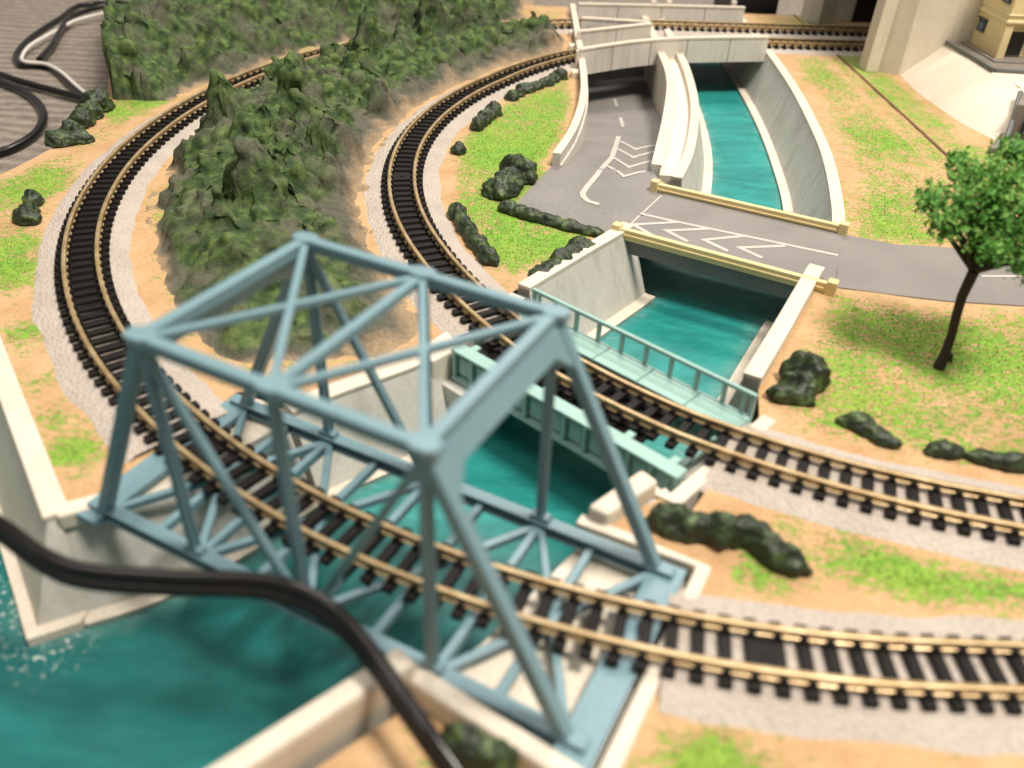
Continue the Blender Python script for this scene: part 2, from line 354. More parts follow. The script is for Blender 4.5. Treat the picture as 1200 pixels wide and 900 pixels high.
PATCH = [(at(px, py, ZG), r_, w_) for px, py, r_, w_ in ((85, 530, .55, 1.0), (60, 490, .4, .5), (20, 310, .8, .5), (25, 390, .7, .6), (60, 440, .5, .4), (15, 330, .8, .5), (70, 205, 1.0, .6), (30, 225, 1.0, .6), (140, 130, 1.0, .6), (190, 118, .7, .6), (25, 285, .5, .6), (640, 175, 2.2, .3), (600, 290, .9, .5), (670, 290, .6, .4),
 (922, 612, .22, .9), (985, 632, .5, .7), (1045, 668, .5, .9), (1085, 685, .5, .7), (1190, 690, .5, .9), (905, 688, .4, .8), (875, 672, .3, .5), (1130, 690, .5, .5), (850, 893, .6, .8), (800, 905, .5, .6),
 (1060, 395, 1.2, .25), (990, 410, .9, .25), (1150, 450, 1.4, .35), (1040, 480, 1.0, .35), (1190, 420, 1.0, .3), (1000, 380, .8, .25), (1000, 250, 1.6, .35), (1030, 270, 1.4, .4), (930, 90, 2, .3), (1040, 160, 1.2, .3), (1020, 220, 2, .2))]
def patches(x, y):
    return sum(w_*math.exp(-((x-q.x)**2+(y-q.y)**2)/(r_*r_)) for q, r_, w_ in PATCH)
def grass_w(x, y):
    dt = min(pline_d(x, y, OA), pline_d(x, y, IA)); de = pline_d(x, y, WB)
    g = sstep(1.2, 1.9, dt)*sstep(.2, .7, de)
    if d_inner(x, y) < 0: g = g*1.02
    else: g *= .45
    return g*.70+.28*nz(x, y, 3, .5)-.05+min(.9, patches(x, y))
def grass_e(x, y):
    dt = min(pline_d(x, y, OA), pline_d(x, y, IA)); de = pline_d(x, y, EB)
    if abs(x-14.12) < .6: de = 1
    rd = 1.0 if y > 22 or y < 17 else min(1, max(0, (min(abs(y-20.8), abs(y-17.8)))/.8)) if not 17.8 < y < 20.8 else 0
    g = sstep(1.15, 1.9, dt)*sstep(.3, 1.1, de)*(rd if x > 8 else 1)
    return g*(.42 if y < 11 else .44)+.24*nz(x, y, 8, .45)-.07+.8*min(.95, patches(x, y))
zgf = lambda x, y: ZG+.018*nz(x, y, 1, 1.1)
MEADOWS = [struct(attr_mesh('meadow', WEST, .22, zgf, {'grass': grass_w}, M['ground'])), struct(attr_mesh('meadow', EAST, .24, zgf, {'grass': grass_e}, M['ground']))]
struct(attr_mesh('meadow', [(14.24, 1.5), (32, 1.5), (32, 48.3), (14.24, 48.3)], .5, zgf, {'grass': lambda x, y: .52+.3*nz(x, y, 5, .5)-(.5 if x > 15.6 and y > 28.5 else 0)}, M['ground']))
struct(attr_mesh('corner_plot', [(-1.1, 6.75), (.75, 5.6), (1.1, 5.3), (0, 1.5), (-3, 1.5), (-3.3, 4.9)], .3, lambda x, y: -.62+.02*nz(x, y), {'grass': lambda x, y: .05}, M['ground']))
def flock(name, label, src, count, seed):              # short static-grass fibres where the meadow is green
    rng = np.random.RandomState(seed); me = src.data; me.calc_loop_triangles()
    tri = np.array([t_.vertices[:] for t_ in me.loop_triangles]); co = np.array([v.co[:] for v in me.vertices]); ga = np.array([d.value for d in me.attributes['grass'].data])
    p0, p1, p2 = co[tri[:, 0]], co[tri[:, 1]], co[tri[:, 2]]; ar = np.linalg.norm(np.cross(p1-p0, p2-p0), axis=1)*.5*np.clip(ga[tri].mean(1)*1.3-.15, 0.01, 1)**1.3/np.maximum(8, np.linalg.norm((p0-np.array((0, 0, 9.5))), axis=1)); pick = rng.choice(len(tri), count, p=ar/ar.sum())
    u_, v_ = rng.rand(2, count); fl = u_+v_ > 1; u_[fl] = 1-u_[fl]; v_[fl] = 1-v_[fl]
    q = p0[pick]+(p1-p0)[pick]*u_[:, None]+(p2-p0)[pick]*v_[:, None]; a = rng.rand(count)*6.283; L = rng.uniform(.03, .07, count); w_ = .012
    side = np.c_[np.cos(a), np.sin(a), np.zeros(count)]*w_; lean = np.c_[-np.sin(a), np.cos(a), np.zeros(count)]*(rng.uniform(-.9, .9, count)*L)[:, None]; tip = q+lean+np.c_[np.zeros((count, 2)), L*.75]
    V = np.empty((count*3, 3)); V[0::3] = q-side; V[1::3] = q+side; V[2::3] = tip
    m2 = bpy.data.meshes.new(name); m2.from_pydata(V.tolist(), [], np.arange(count*3).reshape(-1, 3).tolist()); m2.update(); m2.materials.append(M['flock'])
    o = bpy.data.objects.new(name, m2); C.objects.link(o); tag(o, label, 'grass'); o['kind'] = 'stuff'; return o
M['flock'] = mat('grass_flock', (.2, .38, .06), .8, 0, .15); _t = NT(M['flock']); _v = _t.coord()
_t.col(_t.ramp(_t.noise(_v, 14, 3, .7), [(.25, (.10, .19, .03)), (.5, (.20, .33, .055)), (.75, (.42, .40, .13))]))
flock('grass', 'short green grass flock on the meadows left of the canal', MEADOWS[0], 19000, 1); flock('grass', 'short green grass flock on the meadows right of the canal', MEADOWS[1], 20000, 2)
sm = MB().prism([(14.12, 12), (14.24, 12), (14.24, 48.3), (14.12, 48.3)], -2.7, -.335).build('module_edge', M['brown'])
tag(sm, 'thin dark brown seam strip crossing the far right meadow', 'edge strip')
# the board under the meadows
bd = MB().sweep([Vector(q) for q in ((-13, 17.6), (-15.7, 21), (-15.05, 23.1), (-14.65, 24.8), (-14.3, 27.2), (-15.2, 31.25), (-17.1, 36.3), (-20.7, 45.7), (-21.5, 48.25))], [(-.0, -2.74), (-.25, -2.74), (-.25, -.40), (-.0, -.40)])
bd.prism([(-21.5, 48.0), (2.2, 48.0), (2.2, 48.25), (-21.5, 48.25)], -2.74, -.4).prism([(11.2, 48.0), (32, 48.0), (32, 48.25), (11.2, 48.25)], -2.74, -.4)
struct(bd.build('board', M['darkgrey']))

# ------------------------------------------------------------------ tracks
def sub_path(path, lo, hi): return path[lo:hi]
def near_idx(path, q): return min(range(len(path)), key=lambda i: (path[i]-Vector(q)).length)
OB = (near_idx(OUTER, (2.15, 7.6)), near_idx(OUTER, (-6.1, 11.5))); IB = (near_idx(INNER, (3.7, 11.95)), near_idx(INNER, (-.5, 15.9)))
OV = near_idx(INNER, (2.0, 37.5))
def ballast(name, path):
    rings = []
    for i, q in enumerate(path[::2]):
        k = i*2; d = (path[min(k+2, len(path)-1)]-path[max(k-2, 0)]).normalized(); n = Vector((-d.y, d.x))
        j = .09*nz(q.x, q.y, 4, 1.2); j2 = .09*nz(q.x, q.y, 9, 1.2)
        sec = [(-1.18+j, -.40), (-.86+j*.6, -.285), (-.4, -.27), (.4, -.27), (.86+j2*.6, -.285), (1.18+j2, -.40)]
        rings.append([Vector((q.x+n.x*o, q.y+n.y*o, z+.012*nz(q.x*3, q.y*3, o*7))) for o, z in sec])
    o = MB().loft(rings, False).build(name, M['ballast'], smooth=60); return struct(o)
ballast('ballast_bed', OUTER[:OB[0]]); ballast('ballast_bed', OUTER[OB[1]:]); ballast('ballast_bed', INNER[:IB[0]]); ballast('ballast_bed', INNER[IB[1]:])
# one sleeper: bar with a chair each side of both rails
sl = MB().box((0, 0, -.215), (.172, 1.2, .11))
for s in (-1, 1):
    for e in (-1, 1): sl.box((0, s*.36+e*.080, -.130), (.10, .072, .08))
slo = sl.build('sleeper_source', M['sleeper'], bevel=0); sleeper_me = slo.data; bpy.data.objects.remove(slo)
bmx = bmesh.new(); bmx.from_mesh(sleeper_me); bmesh.ops.bevel(bmx, geom=[e for e in bmx.edges if e.calc_length() > .1], offset=.012, segments=1, affect='EDGES'); bmx.to_mesh(sleeper_me); bmx.free(); sleeper_me.name = 'sleeper'
RAIL = [(-.065, -.165), (.065, -.165), (.062, -.140), (.036, -.130), (.034, -.052), (.044, -.042), (.044, -.006), (.036, 0), (-.036, 0), (-.044, -.006), (-.044, -.042), (-.034, -.052), (-.036, -.130), (-.062, -.140)]
def track(name, label, path, pl):
    base = path[len(path)//3]; t = thing(name, label, 'railway track', (base.x, base.y, -.27), 'brass railed model tracks')
    org = Vector(t.location)
    for s in (-1, 1):
        MB().sweep(path[::2], [(o+s*.36, z) for o, z in RAIL]).build('rail', M['rail'], t, smooth=40)
    sp = resample(path, .365)
    for i in range(1, len(sp)-1):
        d = sp[i+1]-sp[i-1]; o = bpy.data.objects.new('sleeper', sleeper_me); C.objects.link(o); o.parent = t
        o.location = Vector((sp[i].x, sp[i].y, 0))-org; o.rotation_euler.z = math.atan2(d.y, d.x)
    for k in pl:                                     # dark cover plates between a pair of sleepers
        q = sp[k].lerp(sp[k+1], .5); d = sp[k+1]-sp[k]
        m = MB().box((q.x, q.y, -.20), (.22, .60, .07), math.atan2(d.y, d.x)); 
        m.tube([(q.x, q.y, -.17), (q.x, q.y, -.15)], .07, 10); m.build('clip_plate', M['sleeper'], t)
    return t
track('railway_track', 'outer curved track crossing the blue-grey truss bridge', OUTER, (28, 55))
track('railway_track', 'inner curved track crossing the mint girder bridge', INNER, (72,))

# ------------------------------------------------------------------ truss bridge
TC, TA, TW, TL, TZ, TB = Vector((-2.074, 9.397, 0)), -.4693, 1.607, 2.115, 3.563, 4.10
TU = Vector((math.cos(TA), math.sin(TA), 0)); TV = Vector((-math.sin(TA), math.cos(TA), 0)); ZB = -.33
tr = thing('truss_bridge', 'blue-grey steel truss bridge over the teal water in the foreground', 'bridge', TC+Vector((0, 0, ZB)))
def tp(s, t_, z): return TC+TU*s+TV*t_+Vector((0, 0, z))
def member(name, a, b, w, h, kind='box', upv=(0, 0, 1), bev=.018):
    m = MB(); (m.ibeam(a, b, w, h, .05, upv) if kind == 'i' else m.beam(a, b, w, h, upv)); return m.build(name, M['truss'], tr, bevel=bev)
for t_ in (-TW, TW):
    member('bottom_chord', tp(-TB-.05, t_, ZB), tp(TB+.05, t_, ZB), .23, .24, 'i')
    member('top_chord', tp(-TL-.06, t_, TZ), tp(TL+.06, t_, TZ), .185, .20, bev=.035)
    for s in (-1, 1):
        member('end_post', tp(s*TB, t_, ZB), tp(s*TL, t_, TZ), .20, .20, 'box', TV, .03)
        member('vertical_post', tp(s*TL, t_, ZB), tp(s*TL, t_, TZ), .135, .15, 'i', TV)
        member('diagonal', tp(s*TL, t_, TZ-.12), tp(s*.12, t_, ZB+.12), .12, .13, 'box', TV)
    member('vertical_post', tp(0, t_, ZB), tp(0, t_, TZ), .135, .15, 'i', TV)
    for s in (-TL, 0, TL):
        g = MB().prism([P2(tp(s+a, t_+b, 0)) for a, b in ((-.20, -.085), (-.085, -.15), (.085, -.15), (.20, -.085), (.20, .085), (.085, .15), (-.085, .15), (-.20, .085))], TZ-.02, TZ+.112)
        g.build('gusset_plate', M['truss'], tr, bevel=.015)
        sgn = 1 if t_ > 0 else -1
        g = MB(); a = tp(s, t_, ZB); g.loft([[a+TU*x+Vector((0, 0, z))+TV*o for x, z in ((-.22, 0), (.22, 0), (.15, .22), (-.15, .22))] for o in (-.085, .085)]); g.build('gusset_plate', M['truss'], tr, bevel=.012)
member('top_strut', tp(0, -TW, TZ), tp(0, TW, TZ), .14, .14)
for s in (-1, 1):
    member('portal_strut', tp(s*TL, -TW, TZ+.0), tp(s*TL, TW, TZ+.0), .17, .19)
    # deep portal plate following the slope of the end posts
    d = (tp(s*TB, 0, ZB)-tp(s*TL, 0, TZ)).normalized(); n_ = TV.cross(d)
    a0, a1 = tp(s*TL, -TW, TZ)+d*.10, tp(s*TL, TW, TZ)+d*.10
    pl = MB(); q = [a0, a1, a1+d*.75, a1+d*.34-TV*.42, a0+d*.34+TV*.42, a0+d*.75]
    pl.loft([[v+n_*.07 for v in q], [v-n_*.07 for v in q]]).build('portal_plate', M['truss'], tr, bevel=.012)
    member('lateral_brace', tp(s*TL, -TW, TZ), tp(0, TW, TZ), .11, .11); member('lateral_brace', tp(0, -TW, TZ+.003), tp(s*TL, TW, TZ+.003), .11, .11)
stations = [-TB, -TL, 0, TL, TB]
for a in (-TB+TL/2, -TL, -TL/2, 0, TL/2, TL, TB-TL/2): member('floor_beam', tp(a, -TW, ZB-.06), tp(a, TW, ZB-.06), .13, .17)
for a, b in zip(stations[:-1], stations[1:]):
    for k, (p0, p1) in enumerate((((a, -TW), (b, TW)), ((a, TW), (b, -TW)))):
        member('floor_brace', tp(p0[0], p0[1], ZB-.057-.003*k), tp(p1[0], p1[1], ZB-.057-.003*k), .125, .14)
for s in (-1, 1):                                    # wide end plates on the abutments
    a = [P2(tp(s*(TB-.10), -TW-.30, 0)), P2(tp(s*(TB+.42), -TW-.30, 0)), P2(tp(s*(TB+.42), TW+.22, 0)), P2(tp(s*(TB-.10), TW+.22, 0))]
    MB().prism(a, ZB-.12, ZB+.02).build('end_plate', M['truss'], tr, bevel=.015)
    for t_ in (-TW, TW): MB().box(tp(s*(TB+.12), t_, ZB+.06), (.30, .22, .13), TA).build('bearing_block', M['truss'], tr, bevel=.015)

# ------------------------------------------------------------------ girder bridge
GA = -R(42); GU = Vector((math.cos(GA), math.sin(GA), 0)); GV = Vector((-math.sin(GA), math.cos(GA), 0)); GC = Vector((1.589, 13.776, 0))
gb = thing('girder_bridge', 'mint green plate girder bridge with railed walkway over the canal', 'bridge', GC+Vector((0, 0, -.9)))
def gp(s, t_, z): return GC+GU*s+GV*t_+Vector((0, 0, z))
def gbox(name, s0, s1, t0, t1, z0, z1, bev=.012, m='mint'):
    return MB().prism([P2(gp(s0, t0, 0)), P2(gp(s1, t0, 0)), P2(gp(s1, t1, 0)), P2(gp(s0, t1, 0))], z0, z1).build(name, M[m], gb, bevel=bev)
S0, S1 = -2.75, 2.85
gbox('girder', S0, S1, -1.12, -1.04, -.85, -.26); gbox('top_flange', S0, S1, -1.24, -.92, -.26, -.19); gbox('bottom_flange', S0, S1, -1.26, -.90, -.93, -.85)
gbox('girder', S0, S1, .84, .94, -.85, -.26); gbox('bottom_flange', S0, S1, .70, 1.08, -.93, -.85)
n = 11
for i in range(n+1):
    s = S0+.06+(S1-S0-.12)*i/n; gbox('stiffener', s-.045, s+.045, -1.23, -1.12, -.85, -.26); gbox('stiffener', s-.045, s+.045, .94, 1.03, -.85, -.26)
for i in range(n):
    s = S0+.06+(S1-S0-.12)*(i+.5)/n; w_ = (S1-S0-.12)/n/2-.10; gbox('web_panel', s-w_, s+w_, -1.16, -1.115, -.76, -.36)
    if i % 2 == 0:
        gbox('cross_frame', s-.05, s+.05, -1.06, .84, -.62, -.50); gbox('tie_lug', s-.08, s+.08, -.92, -.74, -.27, -.20)
k = 5; L = (S1-S0)/k
for i in range(k):                                   # walkway planks
    for j, (t0, t1) in enumerate(((.62, .845), (.855, 1.08), (1.09, 1.28))):
        gbox('walkway_plank', S0+L*i+.012, S0+L*(i+1)-.012, t0, t1, -.30, -.225 if j != 1 else -.23)
gbox('track_pan', S0+.1, S1-1.15, -1.0, .60, -.47, -.40, .01, 'sleeper')
gbox('walkway_bearer', S0, S1, .66, 1.24, -.36, -.30)
rl = gbox('hand_rail', S0, S1, 1.22, 1.31, .20, .28)
for i in range(10):
    s = S0+.05+(S1-S0-.1)*i/9; gbox('rail_post', s-.045, s+.045, 1.225, 1.305, -.36, .20)
for s in (S0+.20, S1-.24): gbox('rail_post', s-.03, s+.03, 1.225, 1.305, -.36, .20)

# ------------------------------------------------------------------ canal walls
def panels(root, path, sec, m, name='wall_panel', step=5.2, gap=.025, bev=.012):
    path = resample(path, .2); n = max(1, round(plen(path)/step)); k = len(path)/n
    for i in range(n):
        seg = path[int(i*k):int((i+1)*k)+1]
        if len(seg) < 2: continue
        seg = [q.copy() for q in seg]; d = (seg[-1]-seg[-2]).normalized(); seg[-1] = seg[-1]-d*gap
        MB().sweep(seg, sec).build(name, m, root, smooth=30)
def wall_thing(name, label, path, side, top=-.30, batter=.6, zb=-2.05, ledge=.28, out=.32, parapet=None, cap=.0, step=5.2, group=None, cat='canal wall'):
    p0 = path[len(path)//2]; t = thing(name, label, cat, (p0.x, p0.y, -2.3), group); s = side
    sec = [(s*-(out), -2.3), (s*(batter+ledge), -2.3), (s*(batter+ledge), zb), (s*batter, zb+.015), (0, top-.07), (s*-(out), top-.07)]
    panels(t, path, sec, M['face'], step=step)
    csec = [(s*-(out+.02), top-.07), (s*.03, top-.07), (s*.03, top), (s*-(out+.02), top)]
    if parapet: csec = [(s*-(out+.02), -.45), (s*-(out+.02), top), (s*.03, top), (s*.03, top-.07), (s*-.0, -.45)]
    panels(t, path, csec, M['coping'], 'coping', step=step)
    lsec = [(s*(batter-.02), zb+.01), (s*(batter+ledge+.02), zb+.0), (s*(batter+ledge+.02), zb+.04), (s*(batter-.02), zb+.05)]
    panels(t, path, lsec, M['coping'], 'footing', step=step)
    return t
# travelling towards the camera: right bank has the canal on its right (side -1), left bank on its left (+1)
wall_thing('canal_wall', 'tall curved grey canal wall beside the far right meadow', RT, -1, -.27, .62, out=.30)
wall_thing('canal_wall', 'cream topped canal wall running from road bridge to right end of the girder bridge', RN, -1, -.10, .45, parapet=1, out=.32)
wall_thing('canal_wall', 'curved canal wall along the path between road and canal', LT, 1, -.20, .5, parapet=1, out=.26)
wall_thing('canal_wall', 'sloping grey canal wall between road bridge and left end of the girder bridge', LN, 1, -.15, .62, parapet=1, out=.30)
ks = near_idx(LB, (-4.25, 12.4))
wall_thing('canal_wall', 'pale canal wall curving behind the truss bridge to its left end', LB[:ks+1], 1, -.33, .62, out=.34, ledge=.22)
wall_thing('canal_wall', 'shaded grey canal wall under the left end of the truss bridge', LB[ks:], 1, -.50, .62, out=.34, ledge=.22, step=20)
# walls flanking the sunken road
RW = spline([(4.18, 25.25), (5.22, 30.57), (5.85, 34.93), (5.95, 39.55), (5.95, 47)], 6)
t = thing('road_wall', 'thin concrete wall with cream top between sunken road and footpath', 'wall', (5.2, 30.5, -1.2))
panels(t, RW, [(-.13, -2.3), (.13, -2.3), (.13, -.17), (-.13, -.17)], M['concrete'], step=4.2); panels(t, RW, [(-.16, -.17), (.16, -.17), (.16, -.08), (-.16, -.08)], M['coping'], 'coping', step=4.2)
LWp = spline([(1.08, 25.45), (1.72, 28.08), (2.22, 31.9), (2.35, 36.7), (2.35, 47)], 6)
t = thing('road_wall', 'curved concrete wall along the left meadow side of the sunken road', 'wall', (1.9, 28.5, -1.2))
panels(t, LWp, [(-.15, -2.3), (.09, -2.3), (.09, .02), (-.15, .02)], M['concrete'], step=2.6); panels(t, LWp, [(-.16, .02), (.10, .02), (.10, .09), (-.16, .09)], M['coping'], 'coping', step=2.6)
panels(t, LWp, [(-.30, -2.3), (-.15, -2.3), (-.15, -.28), (-.21, -.28)], M['concrete'], 'lower_ledge', step=2.6)
# footpath between the two walls
rr = []
for i in range(len(RW)):
    a = RW[i]; j = min(range(len(LT)), key=lambda q: abs(LT[q].y-a.y)); rr.append([Vector((a.x+.1, a.y, -.42)), Vector((LT[j].x-.2, a.y, -.42)), Vector((LT[j].x-.2, a.y, -1.0)), Vector((a.x+.1, a.y, -1.0))])
struct(MB().loft(rr).build('footpath', M['slope']))

# ------------------------------------------------------------------ road: flat junction, ramp under the tracks, bridge deck, right arm
def sheet(poly, zf, step=None):
    m = MB(); n = len(poly); m.add([(q[0], q[1], zf(q[0], q[1])) for q in poly], [tuple(range(n))]); return m
jn = [(.98, 25.5), (-.07, 22.52), (-.18, 22.1), (2.40, 20.62), (2.95, 20.95), (4.33, 23.75), (4.13, 25.3)]
ro = MB(); ro.prism(jn, -.5, -.335); rings = []
for y in list(np.arange(25.2, 30, .2))+list(np.arange(30, 47.2, .5)):
    xl = interp([(q.y, q.x) for q in LWp], y)+.05; xr = interp([(q.y, q.x) for q in RW], y)-.1; rings.append([Vector((xl, y, RAMP(y))), Vector((xr, y, RAMP(y))), Vector((xr, y, RAMP(y)-.2)), Vector((xl, y, RAMP(y)-.2))])
ro.loft(rings); road = struct(ro.build('road', M['road'], smooth=40))
arm = MB().prism([P2(at(*q, -.335)) for q in ((979, 336), (1050, 345.5), (1110, 352.5), (1200, 358), (2600, 395), (2600, 325), (1200, 296), (1115, 290), (1050, 286.5), (986, 274))], -.5, -.335)
arm_o = struct(arm.build('road', M['road']))
def ramp_at(px, py):
    z = -.335
    for _ in range(12): q = at(px, py, z); z = RAMP(q.y)
    return Vector((q.x, q.y, z+.012))
def paint(pts, w, parent, zf=None, name='road_marking'):
    pts = [Vector(q) for q in pts]; m = MB()
    for lift, flip in ((0.0, 0),):
        L, Rr = [], []
        for i, q in enumerate(pts):
            d0 = (q-pts[i-1]).xy.normalized() if i else None; d1 = (pts[i+1]-q).xy.normalized() if i < len(pts)-1 else None
            d = ((d0 or d1)+(d1 or d0)).normalized(); n = Vector((-d.y, d.x)); k = w/2/max(.45, abs(n.dot(Vector((-(d1 or d0).y, (d1 or d0).x)))))
            L.append(q+Vector((n.x*k, n.y*k, 0))); Rr.append(q-Vector((n.x*k, n.y*k, 0)))
        m.loft([L, Rr], False)
    return m.build(name, M['marking'], parent)
def rpaint(pts, w, parent):
    out = []
    for a, b in zip(pts[:-1], pts[1:]): out += [a.lerp(b, k/6) for k in range(6)]
    out.append(pts[-1]); return paint([Vector((q.x, q.y, RAMP(q.y)+.016)) for q in out], w, parent)
rpaint([ramp_at(*q) for q in ((725, 160), (721, 173), (717, 185), (700, 205), (688, 219), (683, 226), (683.5, 231), (689, 236), (702, 240))], .17, road)
for ch in (((727, 166), (745, 175), (768, 170)), ((723, 174.5), (742, 184.5), (766, 178)), ((719, 185), (737, 196), (763, 189)), ((712, 195), (731, 207), (757, 201))):
    rpaint([ramp_at(*q) for q in ch], .12, road)
for a, b in (((727, 138), (730, 149)), ((720, 116), (723, 125)), ((717, 80), (720, 90)), ((758, 76), (757, 92))): rpaint([ramp_at(*a), ramp_at(*b)], .14, road)
paint([at(1150, 323.5, -.327), at(1240, 323.5, -.327)], .10, arm_o); paint([at(1170, 311, -.327), at(1260, 318, -.327)], .07, arm_o)
# road bridge
bC = Vector((5.8, 21.0, -.9)); rb = thing('road_bridge', 'short grey road bridge with yellow parapets over the canal', 'bridge', bC)
dk = [(4.33, 23.75), (2.95, 20.95), (7.76, 18.48), (8.80, 21.22)]
MB().prism(dk, -.62, -.315).build('deck', M['road'], rb)
MB().beam((2.70, 20.72, -.60), (7.45, 18.05, -.60), .10, .36).build('fascia_beam', M['darkgrey'], rb, bevel=.01)
MB().beam((4.1, 23.75, -.60), (8.75, 21.4, -.60), .10, .36).build('fascia_beam', M['darkgrey'], rb, bevel=.01)
for a, b in (((2.62, 20.72), (7.52, 17.98)), ((3.98, 23.82), (8.78, 21.30))):
    a, b = Vector((*a, -.24)), Vector((*b, -.24)); d = (b-a).normalized()
    p_ = MB().beam(a, b, .16, .30).build('parapet', M['yellow'], rb, bevel=.02)
    MB().beam(a, b, .22, .055).build('parapet_band', M['yellow'], p_, bevel=.012)
    for e in (a, b): MB().box(e+Vector((0, 0, .03)), (.24, .26, .40), math.atan2(d.y, d.x)).build('parapet_post', M['yellow'], p_, bevel=.025)
paint([at(*q, -.307) for q in ((750, 250), (785, 258), (982, 299))], .12, rb)
for ch in (((797, 260), (742, 263), (765, 276)), ((830, 268), (781, 270), (806, 283)), ((875, 276), (825, 281), (853, 294)), ((920, 288), (867, 290), (893, 302))): paint([at(*q, -.3065) for q in ch], .13, rb)
paint([at(734, 267, -.33), at(775, 229, -.33)], .05, road, name='joint_line')

# ------------------------------------------------------------------ abutments and low walls near the bridges
def plain(name, label, cat, poly, z0, z1, m, bev=.03, group=None):
    c = Vector((sum(q[0] for q in poly)/len(poly), sum(q[1] for q in poly)/len(poly), z0))
    o = MB().prism(poly, z0, z1)
    for i, q in enumerate(o.v): o.v[i] = q-c
    ob = o.build(name, M[m], None, bevel=bev); ob.location = c; return tag(ob, label, cat, group)
def frame_wall(name, label, cat, pts, w, z0, z1, m='coping', bev=.05):
    p0 = Vector(pts[0]); t = MB().sweep([Vector(q) for q in pts], [(-w/2, z0), (w/2, z0), (w/2, z1), (-w/2, z1)]).build(name, M[m], None, bevel=bev); return tag(t, label, cat)
# seawall at the left
sw = thing('sea_wall', 'cream topped sea wall along the left edge above the painted glints', 'sea wall', (-9.5, 13, -2.3))
SW = [Vector(q) for q in ((-16.2, 21.75), (-13.2, 17.6), (-9.85, 13.02), (-7.29, 9.55))]
MB().sweep(SW, [(.32, -2.3), (-.85, -2.3), (-.85, -2.02), (-.66, -2.0), (0, -.40), (.32, -.40)]).build('wall_body', M['coping'], sw, smooth=30)
MB().sweep(SW, [(-.04, -.40), (.36, -.40), (.36, -.27), (-.04, -.27)]).build('coping', M['coping'], sw, bevel=.03)
cf = MB(); T0 = Vector((-7.29, 9.55, -.40)); B1 = Vector((-7.82, 9.16, -2.0)); B2 = Vector((-7.53, 8.76, -2.0)); B3 = Vector((-6.86, 9.13, -2.0)); T2 = Vector((-7.14, 9.67, -.40))
dn = Vector((0, 0, -.3)); cf.add([T0, B2, B3, T2, B2+dn, B3+dn], [(0, 1, 2, 3), (1, 4, 5, 2)]); cf.build('corner_face', M['face'], sw)
cf = MB().add([T0, B1, B2, B1+dn, B2+dn], [(0, 1, 2), (1, 3, 4, 2)]).build('corner_face', M['coping'], sw)
lg = [Vector((-7.975, 9.047, -2.0)), Vector((-7.565, 8.489, -2.0)), Vector((-6.885, 8.864, -2.0)), B3, B2, B1]
MB().add([q+Vector((0, 0, -.30)) for q in lg]+[q+Vector((0, 0, .05)) for q in lg], [tuple(range(5, -1, -1)), tuple(range(6, 12))]+[(i, (i+1) % 6, 6+(i+1) % 6, 6+i) for i in range(6)]).build('footing', M['coping'], sw)
frame_wall('edge_curb', 'cream curb at front left corner beside the truss bridge end', 'curb', [(-7.2, 9.72), (-6.62, 10.02)], .34, -.6, -.275)
plain('bridge_abutment', 'cream bridge seat under the left end of the truss bridge', 'abutment', [P2(tp(*q, 0)) for q in ((-4.55, -1.85), (-4.3, -1.7), (-4.08, -1.15), (-3.66, .19), (-3.4, 1.6), (-3.4, 2.1), (-4.55, 2.1))], -2.2, -.52, 'coping')
plain('bridge_abutment', 'cream bridge seat under the right end of the truss bridge', 'abutment', [P2(tp(TB+.42, -TW-.3, 0)), P2(tp(TB+.42, TW+.25, 0)), P2(tp(TB-1.3, TW+.25, 0)), P2(tp(TB-1.75, -TW+.9, 0)), P2(tp(TB-2.1, -TW-.05, 0))], -2.25, -.58, 'coping')
frame_wall('edge_curb', 'cream curb wrapping the right end plate of the truss bridge', 'curb', [P2(tp(TB-1.5, TW+.42, 0)), P2(tp(TB+.62, TW+.42, 0)), P2(tp(TB+.62, -TW-.55, 0))], .26, -.9, -.30)
frame_wall('edge_curb', 'cream curb under the inner track at right end of the girder bridge', 'curb', [P2(gp(3.05, 1.62, 0)), P2(gp(3.05, -1.62, 0)), P2(gp(2.55, -1.62, 0))], .30, -1.2, -.31)
frame_wall('edge_curb', 'cream curb under the inner track at left end of the girder bridge', 'curb', [P2(gp(-2.95, 1.6, 0)), P2(gp(-2.95, -1.7, 0))], .26, -1.2, -.31)
plain('bridge_abutment', 'grey bridge seat below the right end of the girder bridge', 'abutment', [P2(gp(2.2, -1.75, 0)), P2(gp(3.1, -1.75, 0)), P2(gp(3.1, 1.5, 0)), P2(gp(2.2, 1.5, 0))], -2.25, -.96, 'face')
plain('bridge_abutment', 'grey bridge seat below the left end of the girder bridge', 'abutment', [P2(gp(-3.05, -1.5, 0)), P2(gp(-2.2, -1.5, 0)), P2(gp(-2.2, 1.5, 0)), P2(gp(-3.05, 1.5, 0))], -2.25, -.96, 'face')
plain('wing_wall', 'stubby cream wing wall beside the lower right end of the girder bridge', 'wall', [P2(at(688, 592, -.02)), P2(at(712, 603, -.02)), P2(at(773, 563, -.02)), P2(at(752, 548, -.02))], -2.25, -.02, 'coping', .08)
plain('bank_wall', 'grey bank wall between girder bridge and truss bridge', 'wall', [P2(at(700, 612, -.4)), P2(at(735, 628, -.4)), P2(at(800, 655, -.4)), P2(at(840, 640, -.4)), P2(at(780, 570, -.4))], -2.25, -.40, 'face')
frame_wall('front_wall', 'rounded cream wall in front of the truss bridge running out of frame below', 'wall', [(-4.3, 4.4), (-3.13, 5.42), (-1.52, 6.86)], .34, -2.25, .0, bev=.10)
frame_wall('front_wall', 'cream wall running beside the lower right chord of the truss bridge', 'wall', [(-1.42, 7.08), (.57, 5.80), (1.6, 5.1)], .30, -2.25, -.16, bev=.09)
